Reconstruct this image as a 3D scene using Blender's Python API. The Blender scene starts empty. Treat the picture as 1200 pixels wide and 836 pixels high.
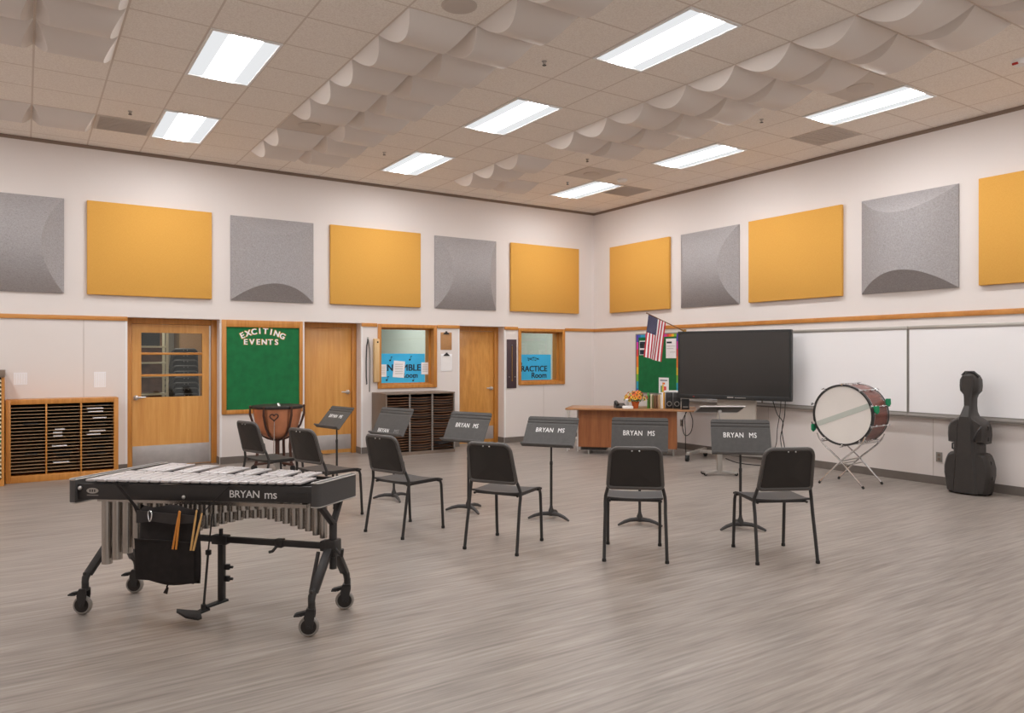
import bpy, bmesh, math, random
from mathutils import Vector, Matrix, Euler
random.seed(7)
PI = math.pi
COL = bpy.context.scene.collection
def R(d): return math.radians(d)

# ------------------------------------------------------------------ materials
def lin(h):
    out = []
    for i in (0, 2, 4):
        c = int(h[i:i+2], 16)/255
        out.append(c/12.92 if c <= .04045 else ((c+.055)/1.055)**2.4)
    return (*out, 1)
def newmat(name):
    m = bpy.data.materials.new(name); m.use_nodes = True
    nt = m.node_tree; b = nt.nodes['Principled BSDF']
    return m, nt, b
def mat(name, col, rough=.5, metal=0, spec=.5, var=0, vscale=8, bump=0, bscale=60):
    m, nt, b = newmat(name)
    c = lin(col)
    b.inputs['Base Color'].default_value = c
    b.inputs['Roughness'].default_value = rough
    b.inputs['Metallic'].default_value = metal
    b.inputs['Specular IOR Level'].default_value = spec
    tc = nt.nodes.new('ShaderNodeTexCoord')
    if var:
        n = nt.nodes.new('ShaderNodeTexNoise'); n.inputs['Scale'].default_value = vscale; n.inputs['Detail'].default_value = 4
        nt.links.new(tc.outputs['Object'], n.inputs['Vector'])
        r = nt.nodes.new('ShaderNodeValToRGB')
        r.color_ramp.elements[0].color = tuple(max(0, x*(1-var)) for x in c[:3])+(1,)
        r.color_ramp.elements[1].color = tuple(min(1, x*(1+var)) for x in c[:3])+(1,)
        r.color_ramp.elements[0].position = .3; r.color_ramp.elements[1].position = .7
        nt.links.new(n.outputs['Fac'], r.inputs['Fac']); nt.links.new(r.outputs['Color'], b.inputs['Base Color'])
    if bump:
        n2 = nt.nodes.new('ShaderNodeTexNoise'); n2.inputs['Scale'].default_value = bscale; n2.inputs['Detail'].default_value = 3
        nt.links.new(tc.outputs['Object'], n2.inputs['Vector'])
        bp = nt.nodes.new('ShaderNodeBump'); bp.inputs['Strength'].default_value = bump; bp.inputs['Distance'].default_value = .004
        nt.links.new(n2.outputs['Fac'], bp.inputs['Height']); nt.links.new(bp.outputs['Normal'], b.inputs['Normal'])
    return m
def streak(name, c0, c1, scale, rough=.45, spec=.5, detail=5, p0=.3, p1=.7, c2=None):
    """stretched-noise grain: wood and the streaky floor"""
    m, nt, b = newmat(name)
    tc = nt.nodes.new('ShaderNodeTexCoord'); mp = nt.nodes.new('ShaderNodeMapping')
    mp.inputs['Scale'].default_value = scale
    n = nt.nodes.new('ShaderNodeTexNoise'); n.inputs['Scale'].default_value = 1; n.inputs['Detail'].default_value = detail
    n.inputs['Roughness'].default_value = .65
    nt.links.new(tc.outputs['Object'], mp.inputs['Vector']); nt.links.new(mp.outputs['Vector'], n.inputs['Vector'])
    r = nt.nodes.new('ShaderNodeValToRGB')
    r.color_ramp.elements[0].color = lin(c0); r.color_ramp.elements[1].color = lin(c1)
    r.color_ramp.elements[0].position = p0; r.color_ramp.elements[1].position = p1
    if c2:
        e = r.color_ramp.elements.new((p0+p1)/2); e.color = lin(c2)
    nt.links.new(n.outputs['Fac'], r.inputs['Fac']); nt.links.new(r.outputs['Color'], b.inputs['Base Color'])
    b.inputs['Roughness'].default_value = rough; b.inputs['Specular IOR Level'].default_value = spec
    return m
def fabric(name, c0, c1, scale=220, rough=.95):
    m, nt, b = newmat(name)
    tc = nt.nodes.new('ShaderNodeTexCoord')
    cols = []
    for sc in ((scale, scale, scale*.15), (scale*.15, scale*.15, scale)):
        mp = nt.nodes.new('ShaderNodeMapping'); mp.inputs['Scale'].default_value = sc
        n = nt.nodes.new('ShaderNodeTexNoise'); n.inputs['Scale'].default_value = 1; n.inputs['Detail'].default_value = 2
        nt.links.new(tc.outputs['Object'], mp.inputs['Vector']); nt.links.new(mp.outputs['Vector'], n.inputs['Vector'])
        cols.append(n)
    a = nt.nodes.new('ShaderNodeMath'); a.operation = 'ADD'
    nt.links.new(cols[0].outputs['Fac'], a.inputs[0]); nt.links.new(cols[1].outputs['Fac'], a.inputs[1])
    h = nt.nodes.new('ShaderNodeMath'); h.operation = 'MULTIPLY'; h.inputs[1].default_value = .5
    nt.links.new(a.outputs[0], h.inputs[0])
    r = nt.nodes.new('ShaderNodeValToRGB')
    r.color_ramp.elements[0].color = lin(c0); r.color_ramp.elements[1].color = lin(c1)
    r.color_ramp.elements[0].position = .35; r.color_ramp.elements[1].position = .65
    nt.links.new(h.outputs[0], r.inputs['Fac']); nt.links.new(r.outputs['Color'], b.inputs['Base Color'])
    b.inputs['Roughness'].default_value = rough; b.inputs['Specular IOR Level'].default_value = .1
    return m
def glass(name, tint='eef2f0', refl=.35):
    m = bpy.data.materials.new(name); m.use_nodes = True; nt = m.node_tree
    nt.nodes.remove(nt.nodes['Principled BSDF'])
    t = nt.nodes.new('ShaderNodeBsdfTransparent'); t.inputs['Color'].default_value = lin(tint)
    g = nt.nodes.new('ShaderNodeBsdfGlossy'); g.inputs['Roughness'].default_value = .03
    fr = nt.nodes.new('ShaderNodeFresnel'); fr.inputs['IOR'].default_value = 1.45
    mx = nt.nodes.new('ShaderNodeMixShader')
    nt.links.new(fr.outputs['Fac'], mx.inputs['Fac']); nt.links.new(t.outputs[0], mx.inputs[1]); nt.links.new(g.outputs[0], mx.inputs[2])
    nt.links.new(mx.outputs[0], nt.nodes['Material Output'].inputs['Surface'])
    return m

M = {}
M['wall'] = mat('wall_paint', 'e2d9d4', .75, spec=.2, bump=.05, bscale=90)
M['wainscot'] = mat('wainscot_paint', 'd0c7c1', .7, spec=.25, bump=.04, bscale=60)
M['guard'] = mat('corner_guard_white', 'ece8e6', .4)
M['seam'] = mat('seam_grey', 'bfb3aa', .7)
M['baseboard'] = mat('vinyl_base', '6f665f', .55, var=.06)
M['oak'] = streak('oak_trim', 'b06f2e', 'd08f48', (3, 3, 3), .4)
M['oak_v'] = streak('oak_vertical_grain', 'b3732e', 'cf8f47', (26, 26, 1.6), .38, c2='c38239')
M['oak_h'] = streak('oak_horizontal_grain', 'b3732e', 'd29450', (1.6, 26, 26), .4, c2='c5853d')
M['door'] = streak('door_veneer', 'cc8c45', 'dfa55e', (16, 16, 1.1), .33, c2='d69a51')
M['door2'] = streak('door_veneer_figured', 'bf823f', 'da9f56', (18, 18, 3), .33, c2='cf9249')
M['steel'] = mat('brushed_steel', 'c9c5c2', .38, .85, var=.06, vscale=14)
M['kick'] = mat('kick_plate_steel', 'b5afac', .5, .5, var=.07, vscale=10)
M['chrome'] = mat('chrome', 'e2e2e4', .14, 1)
M['black'] = mat('black_plastic', '2e2926', .5, spec=.4)
M['blackm'] = mat('black_metal', '2b2827', .42, spec=.5)
M['standm'] = mat('stand_grey_paint', '504d4b', .5, spec=.4, var=.08, vscale=30)
M['standd'] = mat('stand_dark_paint', '3a3736', .5, spec=.4)
M['rubber'] = mat('rubber', '211f1e', .7)
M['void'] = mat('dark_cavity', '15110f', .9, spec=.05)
M['yellow'] = fabric('mustard_fabric', 'd69f4c', 'dea856', 260)
M['grey'] = fabric('heather_grey_fabric', '8f8a89', 'b3aeae', 300)
M['diff'] = mat('diffuser_plastic', 'e2d9d2', .5, spec=.3)
M['green'] = mat('green_board_paper', '0d6b38', .85, var=.14, vscale=9, bump=.5, bscale=7)
M['white'] = mat('white_paint', 'f0eeec', .5)
M['paper'] = mat('white_paper', 'f2f0f2', .7, var=.03, vscale=60)
M['wboard'] = mat('whiteboard', 'f1eeee', .22, spec=.4)
M['cream'] = mat('cream', 'e6dcc0', .6)
M['alu'] = mat('aluminium', 'b5b0aa', .4, .7)
M['trayg'] = mat('tray_grey', '8f8983', .45, .3)
M['screen'] = mat('screen_glass', '151210', .24, spec=1.0)
M['tvframe'] = mat('tv_frame', '232323', .4)
M['walnut'] = streak('walnut_laminate', '6b3d22', '8d5933', (2.5, 2.5, 14), .35, c2='7c4a2a')
M['walnutv'] = streak('walnut_laminate_v', '82492a', 'a5683c', (14, 14, 1.2), .38, c2='945a34')
M['tan'] = streak('desk_top_edge', '9a6a44', 'b08057', (3, 12, 12), .3)
M['beige'] = mat('beige_steel', 'bdb3a8', .5)
M['copper'] = mat('copper', 'cf8c68', .3, .6, var=.12, vscale=6)
M['brown'] = mat('dark_bronze', '4d3128', .4, .3)
M['drumwood'] = streak('mahogany_shell', '5a2a20', '8f4b38', (3, 3, 30), .3, c2='733a2c')
M['drumhead'] = mat('drum_head', 'e7e0d9', .45, var=.02, vscale=4)
M['felt'] = mat('felt_strip', 'bfc3ba', .6)
M['teal'] = mat('green_cloth', '0d8f5e', .8)
M['case'] = mat('cello_case_shell', '35302d', .42, var=.08, vscale=20, bump=.15, bscale=160)
M['bar'] = mat('vibe_bar_silver', 'bdb8b8', .42, .35)
M['tube'] = mat('resonator_silver', 'b3aca5', .27, .9, var=.05, vscale=10)
M['vibeblk'] = mat('vibe_frame_black', '2e2a29', .48, var=.05, vscale=30)
M['vibeend'] = mat('vibe_end_charcoal', '474443', .55)
M['nylon'] = mat('black_nylon', '1d1817', .7, spec=.3, var=.25, vscale=25, bump=.4, bscale=25)
M['nylon_sheen'] = mat('black_nylon_sheen', '2b2625', .5, spec=.5, var=.2, vscale=18, bump=.4, bscale=20)
M['orange_stick'] = mat('orange_wood', 'd98c3a', .45)
M['stick'] = mat('pale_hickory', 'd9ac6c', .45)
M['lettering'] = mat('white_stencil_paint', 'eceae8', .6)
M['chalk'] = mat('paint_pen_white', 'dcdad8', .6)
M['faded'] = mat('worn_stencil_paint', '8d8a88', .7)
M['shelfedge'] = mat('shelf_hardboard', 'a98a68', .6, var=.15, vscale=20)
M['shelfbrown'] = mat('shelf_brown_board', '8a6046', .6, var=.3, vscale=9)
M['folder'] = mat('black_folder', '1c1918', .5)
M['brownside'] = mat('cabinet_brown_side', '7b6a5c', .5, var=.05)
M['clipb'] = mat('clipboard_hardboard', 'b58556', .6, var=.08, vscale=30)
M['plank'] = streak('pale_maple', 'c9a270', 'e0be8b', (20, 20, 2), .45)
M['plum'] = mat('plum_board', '46343a', .6)
M['brass'] = mat('brass', 'b08a4a', .35, .8)
M['sign'] = mat('blue_poster_paper', '3db7ea', .75, var=.05, vscale=6)
M['ink'] = mat('marker_ink', '1d2a3a', .8)
M['terracotta'] = mat('terracotta', 'd2672a', .7)
M['leaf'] = mat('leaf_green', '4d6b22', .6, var=.3, vscale=40)
M['petal_o'] = mat('petal_orange', 'e58a2c', .6)
M['petal_y'] = mat('petal_yellow', 'eec03c', .6)
M['petal_r'] = mat('petal_coral', 'd8583a', .6)
M['red'] = mat('flag_red', 'bf2f3a', .75)
M['navy'] = mat('flag_navy', '1d1c4c', .75)
M['flagw'] = mat('flag_white', 'f0ecec', .75)
M['ventg'] = mat('vent_grey', 'cbbfb5', .6)
M['tilegrey'] = mat('return_tile_grey', 'd3c8be', .7)
M['roomgrey'] = mat('practice_room_wall', 'c9cfca', .7)
M['storewall'] = mat('storage_wall', 'a79a8a', .7)
M['shadow'] = mat('painted_shade_brown', '8a7668', .8)  # colour of the painted shade at the wall tops
M['rim'] = mat('chair_rim_grey', '524d4a', .38)
M['glass'] = glass('window_glass')
M['stack_red'] = mat('exit_red', 'b3241f', .5)
for k_, c_ in dict(b0='5a3fa8', b1='d93aa8', b2='e0464b', b3='ee7d2c', b4='f0c431', b5='7bbf3c', b6='2aa7c9', b7='3465c4').items():
    M[k_] = mat('border_'+c_, c_, .7)
for k_, c_ in dict(f_tan='b58e5c', f_brown='7a5638', f_cream='ded2b8', f_olive='6c6a3c', f_yel='d9a23c', f_grn='4f9a4a').items():
    M[k_] = mat('file_'+c_, c_, .7)

# floor: streaks run along X
def floor_mat():
    m, nt, b = newmat('streaked_vinyl_floor')
    tc = nt.nodes.new('ShaderNodeTexCoord')
    def noise(scale, detail=6, rough=.6):
        mp = nt.nodes.new('ShaderNodeMapping'); mp.inputs['Scale'].default_value = scale
        n = nt.nodes.new('ShaderNodeTexNoise'); n.inputs['Scale'].default_value = 1; n.inputs['Detail'].default_value = detail; n.inputs['Roughness'].default_value = rough
        nt.links.new(tc.outputs['Object'], mp.inputs['Vector']); nt.links.new(mp.outputs['Vector'], n.inputs['Vector'])
        return n.outputs['Fac']
    a = noise((1.9, 36, 1)); c = noise((.5, 7, 1), 4); d = noise((.35, .5, 1), 2)
    def mul(x, k):
        q = nt.nodes.new('ShaderNodeMath'); q.operation = 'MULTIPLY'; q.inputs[1].default_value = k
        nt.links.new(x, q.inputs[0]); return q.outputs[0]
    def add(x, y):
        q = nt.nodes.new('ShaderNodeMath'); q.operation = 'ADD'
        nt.links.new(x, q.inputs[0]); nt.links.new(y, q.inputs[1]); return q.outputs[0]
    s = add(add(mul(a, .6), mul(c, .25)), mul(d, .15))
    r = nt.nodes.new('ShaderNodeValToRGB')
    r.color_ramp.elements[0].color = lin('71675f'); r.color_ramp.elements[1].color = lin('a99f97')
    r.color_ramp.elements[0].position = .34; r.color_ramp.elements[1].position = .66
    nt.links.new(s, r.inputs['Fac']); nt.links.new(r.outputs['Color'], b.inputs['Base Color'])
    b.inputs['Roughness'].default_value = .36; b.inputs['Specular IOR Level'].default_value = .45
    return m
M['floor'] = floor_mat()
GX0, GY0, GS = -0.475, -0.865, 0.6125
def ceil_mat():
    m, nt, b = newmat('acoustic_tile_ceiling')
    tc = nt.nodes.new('ShaderNodeTexCoord'); sp = nt.nodes.new('ShaderNodeSeparateXYZ')
    nt.links.new(tc.outputs['Object'], sp.inputs[0])
    def line(sock, off):
        a = nt.nodes.new('ShaderNodeMath'); a.operation = 'SUBTRACT'; a.inputs[1].default_value = off
        nt.links.new(sock, a.inputs[0])
        q = nt.nodes.new('ShaderNodeMath'); q.operation = 'PINGPONG'; q.inputs[1].default_value = GS/2
        nt.links.new(a.outputs[0], q.inputs[0])
        c = nt.nodes.new('ShaderNodeMath'); c.operation = 'LESS_THAN'; c.inputs[1].default_value = .0085
        nt.links.new(q.outputs[0], c.inputs[0]); return c.outputs[0]
    mx = nt.nodes.new('ShaderNodeMath'); mx.operation = 'MAXIMUM'
    nt.links.new(line(sp.outputs['X'], GX0), mx.inputs[0]); nt.links.new(line(sp.outputs['Y'], GY0), mx.inputs[1])
    n = nt.nodes.new('ShaderNodeTexNoise'); n.inputs['Scale'].default_value = 80; n.inputs['Detail'].default_value = 3
    nt.links.new(tc.outputs['Object'], n.inputs['Vector'])
    r = nt.nodes.new('ShaderNodeValToRGB')
    r.color_ramp.elements[0].color = lin('ece2d8'); r.color_ramp.elements[1].color = lin('f8f0e7')
    r.color_ramp.elements[0].position = .35; r.color_ramp.elements[1].position = .6
    nt.links.new(n.outputs['Fac'], r.inputs['Fac'])
    mix = nt.nodes.new('ShaderNodeMix'); mix.data_type = 'RGBA'
    nt.links.new(mx.outputs[0], mix.inputs['Factor']); nt.links.new(r.outputs['Color'], mix.inputs['A'])
    mix.inputs['B'].default_value = lin('dccfc3')
    nt.links.new(mix.outputs['Result'], b.inputs['Base Color'])
    b.inputs['Roughness'].default_value = .9; b.inputs['Specular IOR Level'].default_value = .1
    return m
M['ceiling'] = ceil_mat()
def lens_mat():
    m = bpy.data.materials.new('troffer_lens'); m.use_nodes = True; nt = m.node_tree
    nt.nodes.remove(nt.nodes['Principled BSDF'])
    e = nt.nodes.new('ShaderNodeEmission'); e.inputs['Color'].default_value = (.975, .985, 1, 1)
    tc = nt.nodes.new('ShaderNodeTexCoord'); sp = nt.nodes.new('ShaderNodeSeparateXYZ')
    nt.links.new(tc.outputs['Object'], sp.inputs[0])
    a = nt.nodes.new('ShaderNodeMath'); a.operation = 'ABSOLUTE'; nt.links.new(sp.outputs['X'], a.inputs[0])
    r = nt.nodes.new('ShaderNodeMapRange'); r.interpolation_type = 'SMOOTHSTEP'
    r.inputs['From Min'].default_value = .105; r.inputs['From Max'].default_value = .15
    r.inputs['To Min'].default_value = LENS_C; r.inputs['To Max'].default_value = LENS_S
    nt.links.new(a.outputs[0], r.inputs['Value']); nt.links.new(r.outputs['Result'], e.inputs['Strength'])
    nt.links.new(e.outputs[0], nt.nodes['Material Output'].inputs['Surface'])
    return m
LENS_C, LENS_S = 37.5, .8
M['lens'] = lens_mat()

# ------------------------------------------------------------------ mesh builder
class MB:
    def __init__(s): s.v = []; s.f = []; s.m = []; s.T = Matrix()
    def add(s, vs, fs, mi=0, T=None):
        o = len(s.v); T = s.T @ T if T is not None else s.T
        s.v += [T @ Vector(p) for p in vs]
        s.f += [tuple(i+o for i in f) for f in fs]; s.m += [mi]*len(fs)
        return s
    def box(s, c, d, bev=0, rot=None, mi=0):
        T = Matrix.Translation(c)
        if rot is not None: T = T @ (rot.to_matrix().to_4x4() if isinstance(rot, Euler) else rot)
        x, y, z = d[0]/2, d[1]/2, d[2]/2
        if bev <= 0:
            vs = [(-x,-y,-z),(x,-y,-z),(x,y,-z),(-x,y,-z),(-x,-y,z),(x,-y,z),(x,y,z),(-x,y,z)]
            fs = [(3,2,1,0),(4,5,6,7),(0,1,5,4),(1,2,6,5),(2,3,7,6),(3,0,4,7)]
            return s.add(vs, fs, mi, T)
        bm = bmesh.new(); bmesh.ops.create_cube(bm, size=1)
        for v in bm.verts: v.co = Vector((v.co.x*d[0], v.co.y*d[1], v.co.z*d[2]))
        bmesh.ops.bevel(bm, geom=list(bm.edges), offset=min(bev, min(d)*.45), segments=2, profile=.5, affect='EDGES')
        vs = [v.co.copy() for v in bm.verts]; bm.verts.index_update()
        fs = [[v.index for v in f.verts] for f in bm.faces]; bm.free()
        return s.add(vs, fs, mi, T)
    def bx(s, x0, x1, y0, y1, z0, z1, bev=0, mi=0):
        return s.box(((x0+x1)/2, (y0+y1)/2, (z0+z1)/2), (abs(x1-x0), abs(y1-y0), abs(z1-z0)), bev, mi=mi)
    def beam(s, p0, p1, w, h, bev=0, up=(0,0,1), mi=0):
        """rectangular bar from p0 to p1; h measured along up"""
        p0, p1 = Vector(p0), Vector(p1); d = p1-p0; L = d.length; x = d.normalized(); u = Vector(up)
        y = u.cross(x)
        if y.length < 1e-4: y = Vector((1,0,0)).cross(x)
        y.normalize(); z = x.cross(y)
        rot = Matrix((x, y, z)).transposed().to_4x4()
        return s.box((p0+p1)/2, (L, w, h), bev, rot, mi)
    def tube(s, path, r, n=10, closed=False, mi=0, caps=True, flat=1.0):
        P = [Vector(p) for p in path]; k = len(P)
        rs = r if isinstance(r, (list, tuple)) else [r]*k
        vs = []; nrm = None
        for i in range(k):
            if closed: t = (P[(i+1) % k]-P[i-1])
            else: t = P[min(i+1, k-1)]-P[max(i-1, 0)]
            t.normalize()
            if nrm is None:
                a = Vector((0,0,1)) if abs(t.z) < .9 else Vector((1,0,0))
                nrm = (a-t*a.dot(t)).normalized()
            else:
                nrm = nrm-t*nrm.dot(t)
                if nrm.length < 1e-5: nrm = t.orthogonal()
                nrm.normalize()
            b = t.cross(nrm)
            for j in range(n):
                a = 2*PI*j/n
                vs.append(P[i]+nrm*math.cos(a)*rs[i]*flat+b*math.sin(a)*rs[i])
        fs = []
        for i in range(k if closed else k-1):
            for j in range(n):
                a, b2 = i*n+j, i*n+(j+1) % n; c, d = ((i+1) % k)*n+(j+1) % n, ((i+1) % k)*n+j
                fs.append((a, b2, c, d))
        if not closed and caps:
            fs.append(tuple(range(n))[::-1]); fs.append(tuple((k-1)*n+j for j in range(n)))
        return s.add(vs, fs, mi)
    def cyl(s, p0, p1, r0, r1=None, n=16, mi=0, caps=True): return s.tube([p0, p1], [r0, r1 if r1 is not None else r0], n, mi=mi, caps=caps)
    def lathe(s, prof, n=32, c=(0,0,0), mi=0, T=None, mis=None):
        vs = []
        for r, z in prof:
            for j in range(n):
                a = 2*PI*j/n; vs.append((c[0]+r*math.cos(a), c[1]+r*math.sin(a), c[2]+z))
        fs = []
        for i in range(len(prof)-1):
            for j in range(n):
                fs.append((i*n+j, i*n+(j+1) % n, (i+1)*n+(j+1) % n, (i+1)*n+j))
        if prof[0][0] > 1e-6: fs.append(tuple(range(n))[::-1])
        if prof[-1][0] > 1e-6: fs.append(tuple((len(prof)-1)*n+j for j in range(n)))
        return s.add(vs, fs, mi, T)
    def disc(s, c, axis, r, t, n=24, mi=0):
        a = Vector(axis).normalized(); c = Vector(c)
        return s.cyl(c-a*t/2, c+a*t/2, r, r, n, mi)
    def ball(s, c, r, n=10, mi=0, sq=(1,1,1)):
        prof = [(r*math.sin(PI*i/n), -r*math.cos(PI*i/n)) for i in range(n+1)]
        prof[0] = (1e-4, -r); prof[-1] = (1e-4, r)
        return s.lathe(prof, n*2, mi=mi, T=Matrix.Translation(c) @ Matrix.Diagonal((*sq, 1)))
    def prism(s, out, d0, d1, f, mi=0):
        """extrude a 2D outline; f(a, b, d) -> point"""
        n = len(out)
        vs = [f(a, b, d0) for a, b in out]+[f(a, b, d1) for a, b in out]
        fs = [tuple(range(n))[::-1], tuple(range(n, 2*n))]+[(i, (i+1) % n, n+(i+1) % n, n+i) for i in range(n)]
        return s.add(vs, fs, mi)
    def text(s, body, size, T, mi=0, bold=.0, depth=.001, spacing=1.0):
        vs, fs = text_geo(body, 0, spacing)
        for k, (ox, oy) in enumerate([(0, 0)] if bold < .005 else [(-bold, -bold*.5), (bold, -bold*.5), (-bold, bold*.5), (bold, bold*.5)]):
            s.add([((x+ox)*size, (y+oy)*size, z*depth*.5*(1+.02*k)) for x, y, z in vs], fs, mi, T)
        return s
    def build(s, name, mats, parent=None, loc=(0,0,0), rot=None, smooth=35):
        me = bpy.data.meshes.new(name)
        me.from_pydata([tuple(p) for p in s.v], [], s.f)
        ms = mats if isinstance(mats, (list, tuple)) else [mats]
        for q in ms: me.materials.append(M[q] if isinstance(q, str) else q)
        if len(ms) > 1: me.polygons.foreach_set('material_index', s.m)
        bm = bmesh.new(); bm.from_mesh(me); bmesh.ops.recalc_face_normals(bm, faces=bm.faces); bm.to_mesh(me); bm.free()
        if smooth:
            me.polygons.foreach_set('use_smooth', [True]*len(me.polygons))
            me.set_sharp_from_angle(angle=R(smooth))
        me.update()
        o = bpy.data.objects.new(name, me); COL.objects.link(o)
        o.location = loc
        if rot is not None: o.rotation_euler = rot
        if parent: o.parent = parent
        return o
_tc = {}
def text_geo(body, bold, spacing):
    k = (body, bold, spacing)
    if k not in _tc:
        cu = bpy.data.curves.new('lettering_curve', 'FONT'); cu.body = body; cu.size = 1
        cu.align_x = 'CENTER'; cu.align_y = 'CENTER'; cu.offset = bold; cu.extrude = 1; cu.space_character = spacing; cu.resolution_u = 3
        o = bpy.data.objects.new('lettering_tmp', cu); COL.objects.link(o)
        bpy.context.view_layer.update()
        me = bpy.data.meshes.new_from_object(o.evaluated_get(bpy.context.evaluated_depsgraph_get()))
        _tc[k] = ([tuple(v.co) for v in me.vertices], [tuple(p.vertices) for p in me.polygons])
        bpy.data.objects.remove(o); bpy.data.curves.remove(cu); bpy.data.meshes.remove(me)
    return _tc[k]

# ------------------------------------------------------------------ object bookkeeping
def tag(o, label, cat, group=None, kind=None):
    o['label'] = label; o['category'] = cat
    if group: o['group'] = group
    if kind: o['kind'] = kind
    return o
def struct(o): o['kind'] = 'structure'; return o
def empty(name, loc=(0,0,0), rz=0):
    o = bpy.data.objects.new(name, None); COL.objects.link(o); o.location = loc; o.rotation_euler = (0,0,rz); o.empty_display_size = .1
    return o
def thing(name, label, cat, loc=(0,0,0), rz=0, group=None): return tag(empty(name, loc, rz), label, cat, group)
def copy_tree(o, parent=None):
    c = o.copy(); COL.objects.link(c)
    if parent: c.parent = parent
    for ch in o.children: copy_tree(ch, c)
    return c
ORD = ['first','second','third','fourth','fifth','sixth','seventh','eighth','ninth','tenth','eleventh','twelfth','thirteenth','fourteenth','fifteenth','sixteenth','seventeenth','eighteenth','nineteenth','twentieth']
RW = R(-90)   # rotation for things built facing -Y that hang on the right wall (facing -X)
ZC = 4.267
XL, YF = -12.7, -14.3     # left wall, and front side left open for fill light

# ------------------------------------------------------------------ room shell
struct(MB().bx(XL-.2, .2, YF-.2, 4.2, -.1, 0).build('floor', 'floor'))
struct(MB().bx(XL-.2, .2, YF-.2, .4, ZC, ZC+.12).build('ceiling', 'ceiling'))
A1, A2, A3 = (-7.972, -6.801), (-5.594, -4.692), (-2.936, -2.031)      # door alcoves
W1, W2 = (-4.375, -3.415, 1.062, 2.003), (-1.695, -.748, 1.062, 1.99)   # window openings
b = MB()
b.bx(XL, .2, 0, .32, 2.052, ZC)
def seg(x0, x1, win=None):
    if not win: b.bx(x0, x1, 0, .32, 0, 2.052); return
    a, c, z0, z1 = win
    b.bx(x0, a, 0, .32, 0, 2.052); b.bx(c, x1, 0, .32, 0, 2.052); b.bx(a, c, 0, .32, 0, z0); b.bx(a, c, 0, .32, z1, 2.052)
seg(XL, A1[0]); seg(A1[1], A2[0]); seg(A2[1], A3[0], W1); seg(A3[1], .2, W2)
struct(b.build('wall_back', 'wall'))
struct(MB().bx(0, .2, YF, 0, 0, ZC).build('wall_right', 'wall'))
struct(MB().bx(XL-.2, XL, YF, .3, 0, ZC).build('wall_left', 'wall'))
# baseboards
b = MB()
for x0, x1 in ((XL, A1[0]), (A1[1], A2[0]), (A2[1], A3[0]), (A3[1], -.008)): b.bx(x0, x1, -.008, -.0005, 0, .1)
for x in (A1[1], A2[1], A3[1]): b.bx(x-.008, x-.0005, -.0005, .2, 0, .1)
struct(b.build('baseboard_back', 'baseboard'))
struct(MB().bx(-.008, -.0005, YF, -.009, 0, .1).build('baseboard_right', 'baseboard'))
# wood rail at door-head height
i = 1
for x0, x1 in ((XL, A1[0]), (A2[1], -4.43), (-3.36, A3[0]), (A3[1], -1.75), (-.695, -.001)):
    struct(MB().bx(x0, x1, -.018, -.0005, 2.0, 2.055, .003).build('trim_%d' % i, 'oak_h')); i += 1
struct(MB().bx(-.018, -.0005, YF, -.019, 1.994, 2.055, .003).build('trim_%d' % i, 'oak')); i += 1
# white corner guards at the alcoves
for x, s in ((A1[0], -1), (A1[1], 1), (A2[0], -1), (A2[1], 1), (A3[0], -1), (A3[1], 1)):
    g = MB(); g.bx(min(x, x+s*.026), max(x, x+s*.026), -.004, -.0004, .0, 1.999)
    if s > 0: g.bx(x-.004, x-.0004, -.004, .03, .0, 1.999)
    struct(g.build('trim_%d' % i, 'guard')); i += 1
# shade band under the ceiling, painted as dark strips along the walls
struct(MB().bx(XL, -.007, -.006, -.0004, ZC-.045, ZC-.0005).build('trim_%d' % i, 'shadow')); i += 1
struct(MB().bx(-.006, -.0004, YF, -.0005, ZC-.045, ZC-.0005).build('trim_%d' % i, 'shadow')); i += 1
# hairline panel seams
g = MB()
for x in (-8.477, -10.9): g.bx(x-.003, x+.003, -.0025, -.0003, .1, 2.0)
g.bx(-1.185, -1.179, -.0025, -.0003, .1, 1.015)
struct(g.build('trim_%d' % i, 'seam')); i += 1
g = MB()
for y in (-6.37, -4.0, -8.75): g.bx(-.0025, -.0003, y-.003, y+.003, .1, .78)
for y in (-1.2,): g.bx(-.0025, -.0003, y-.003, y+.003, .1, .9)
struct(g.build('trim_%d' % i, 'seam')); i += 1

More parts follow.
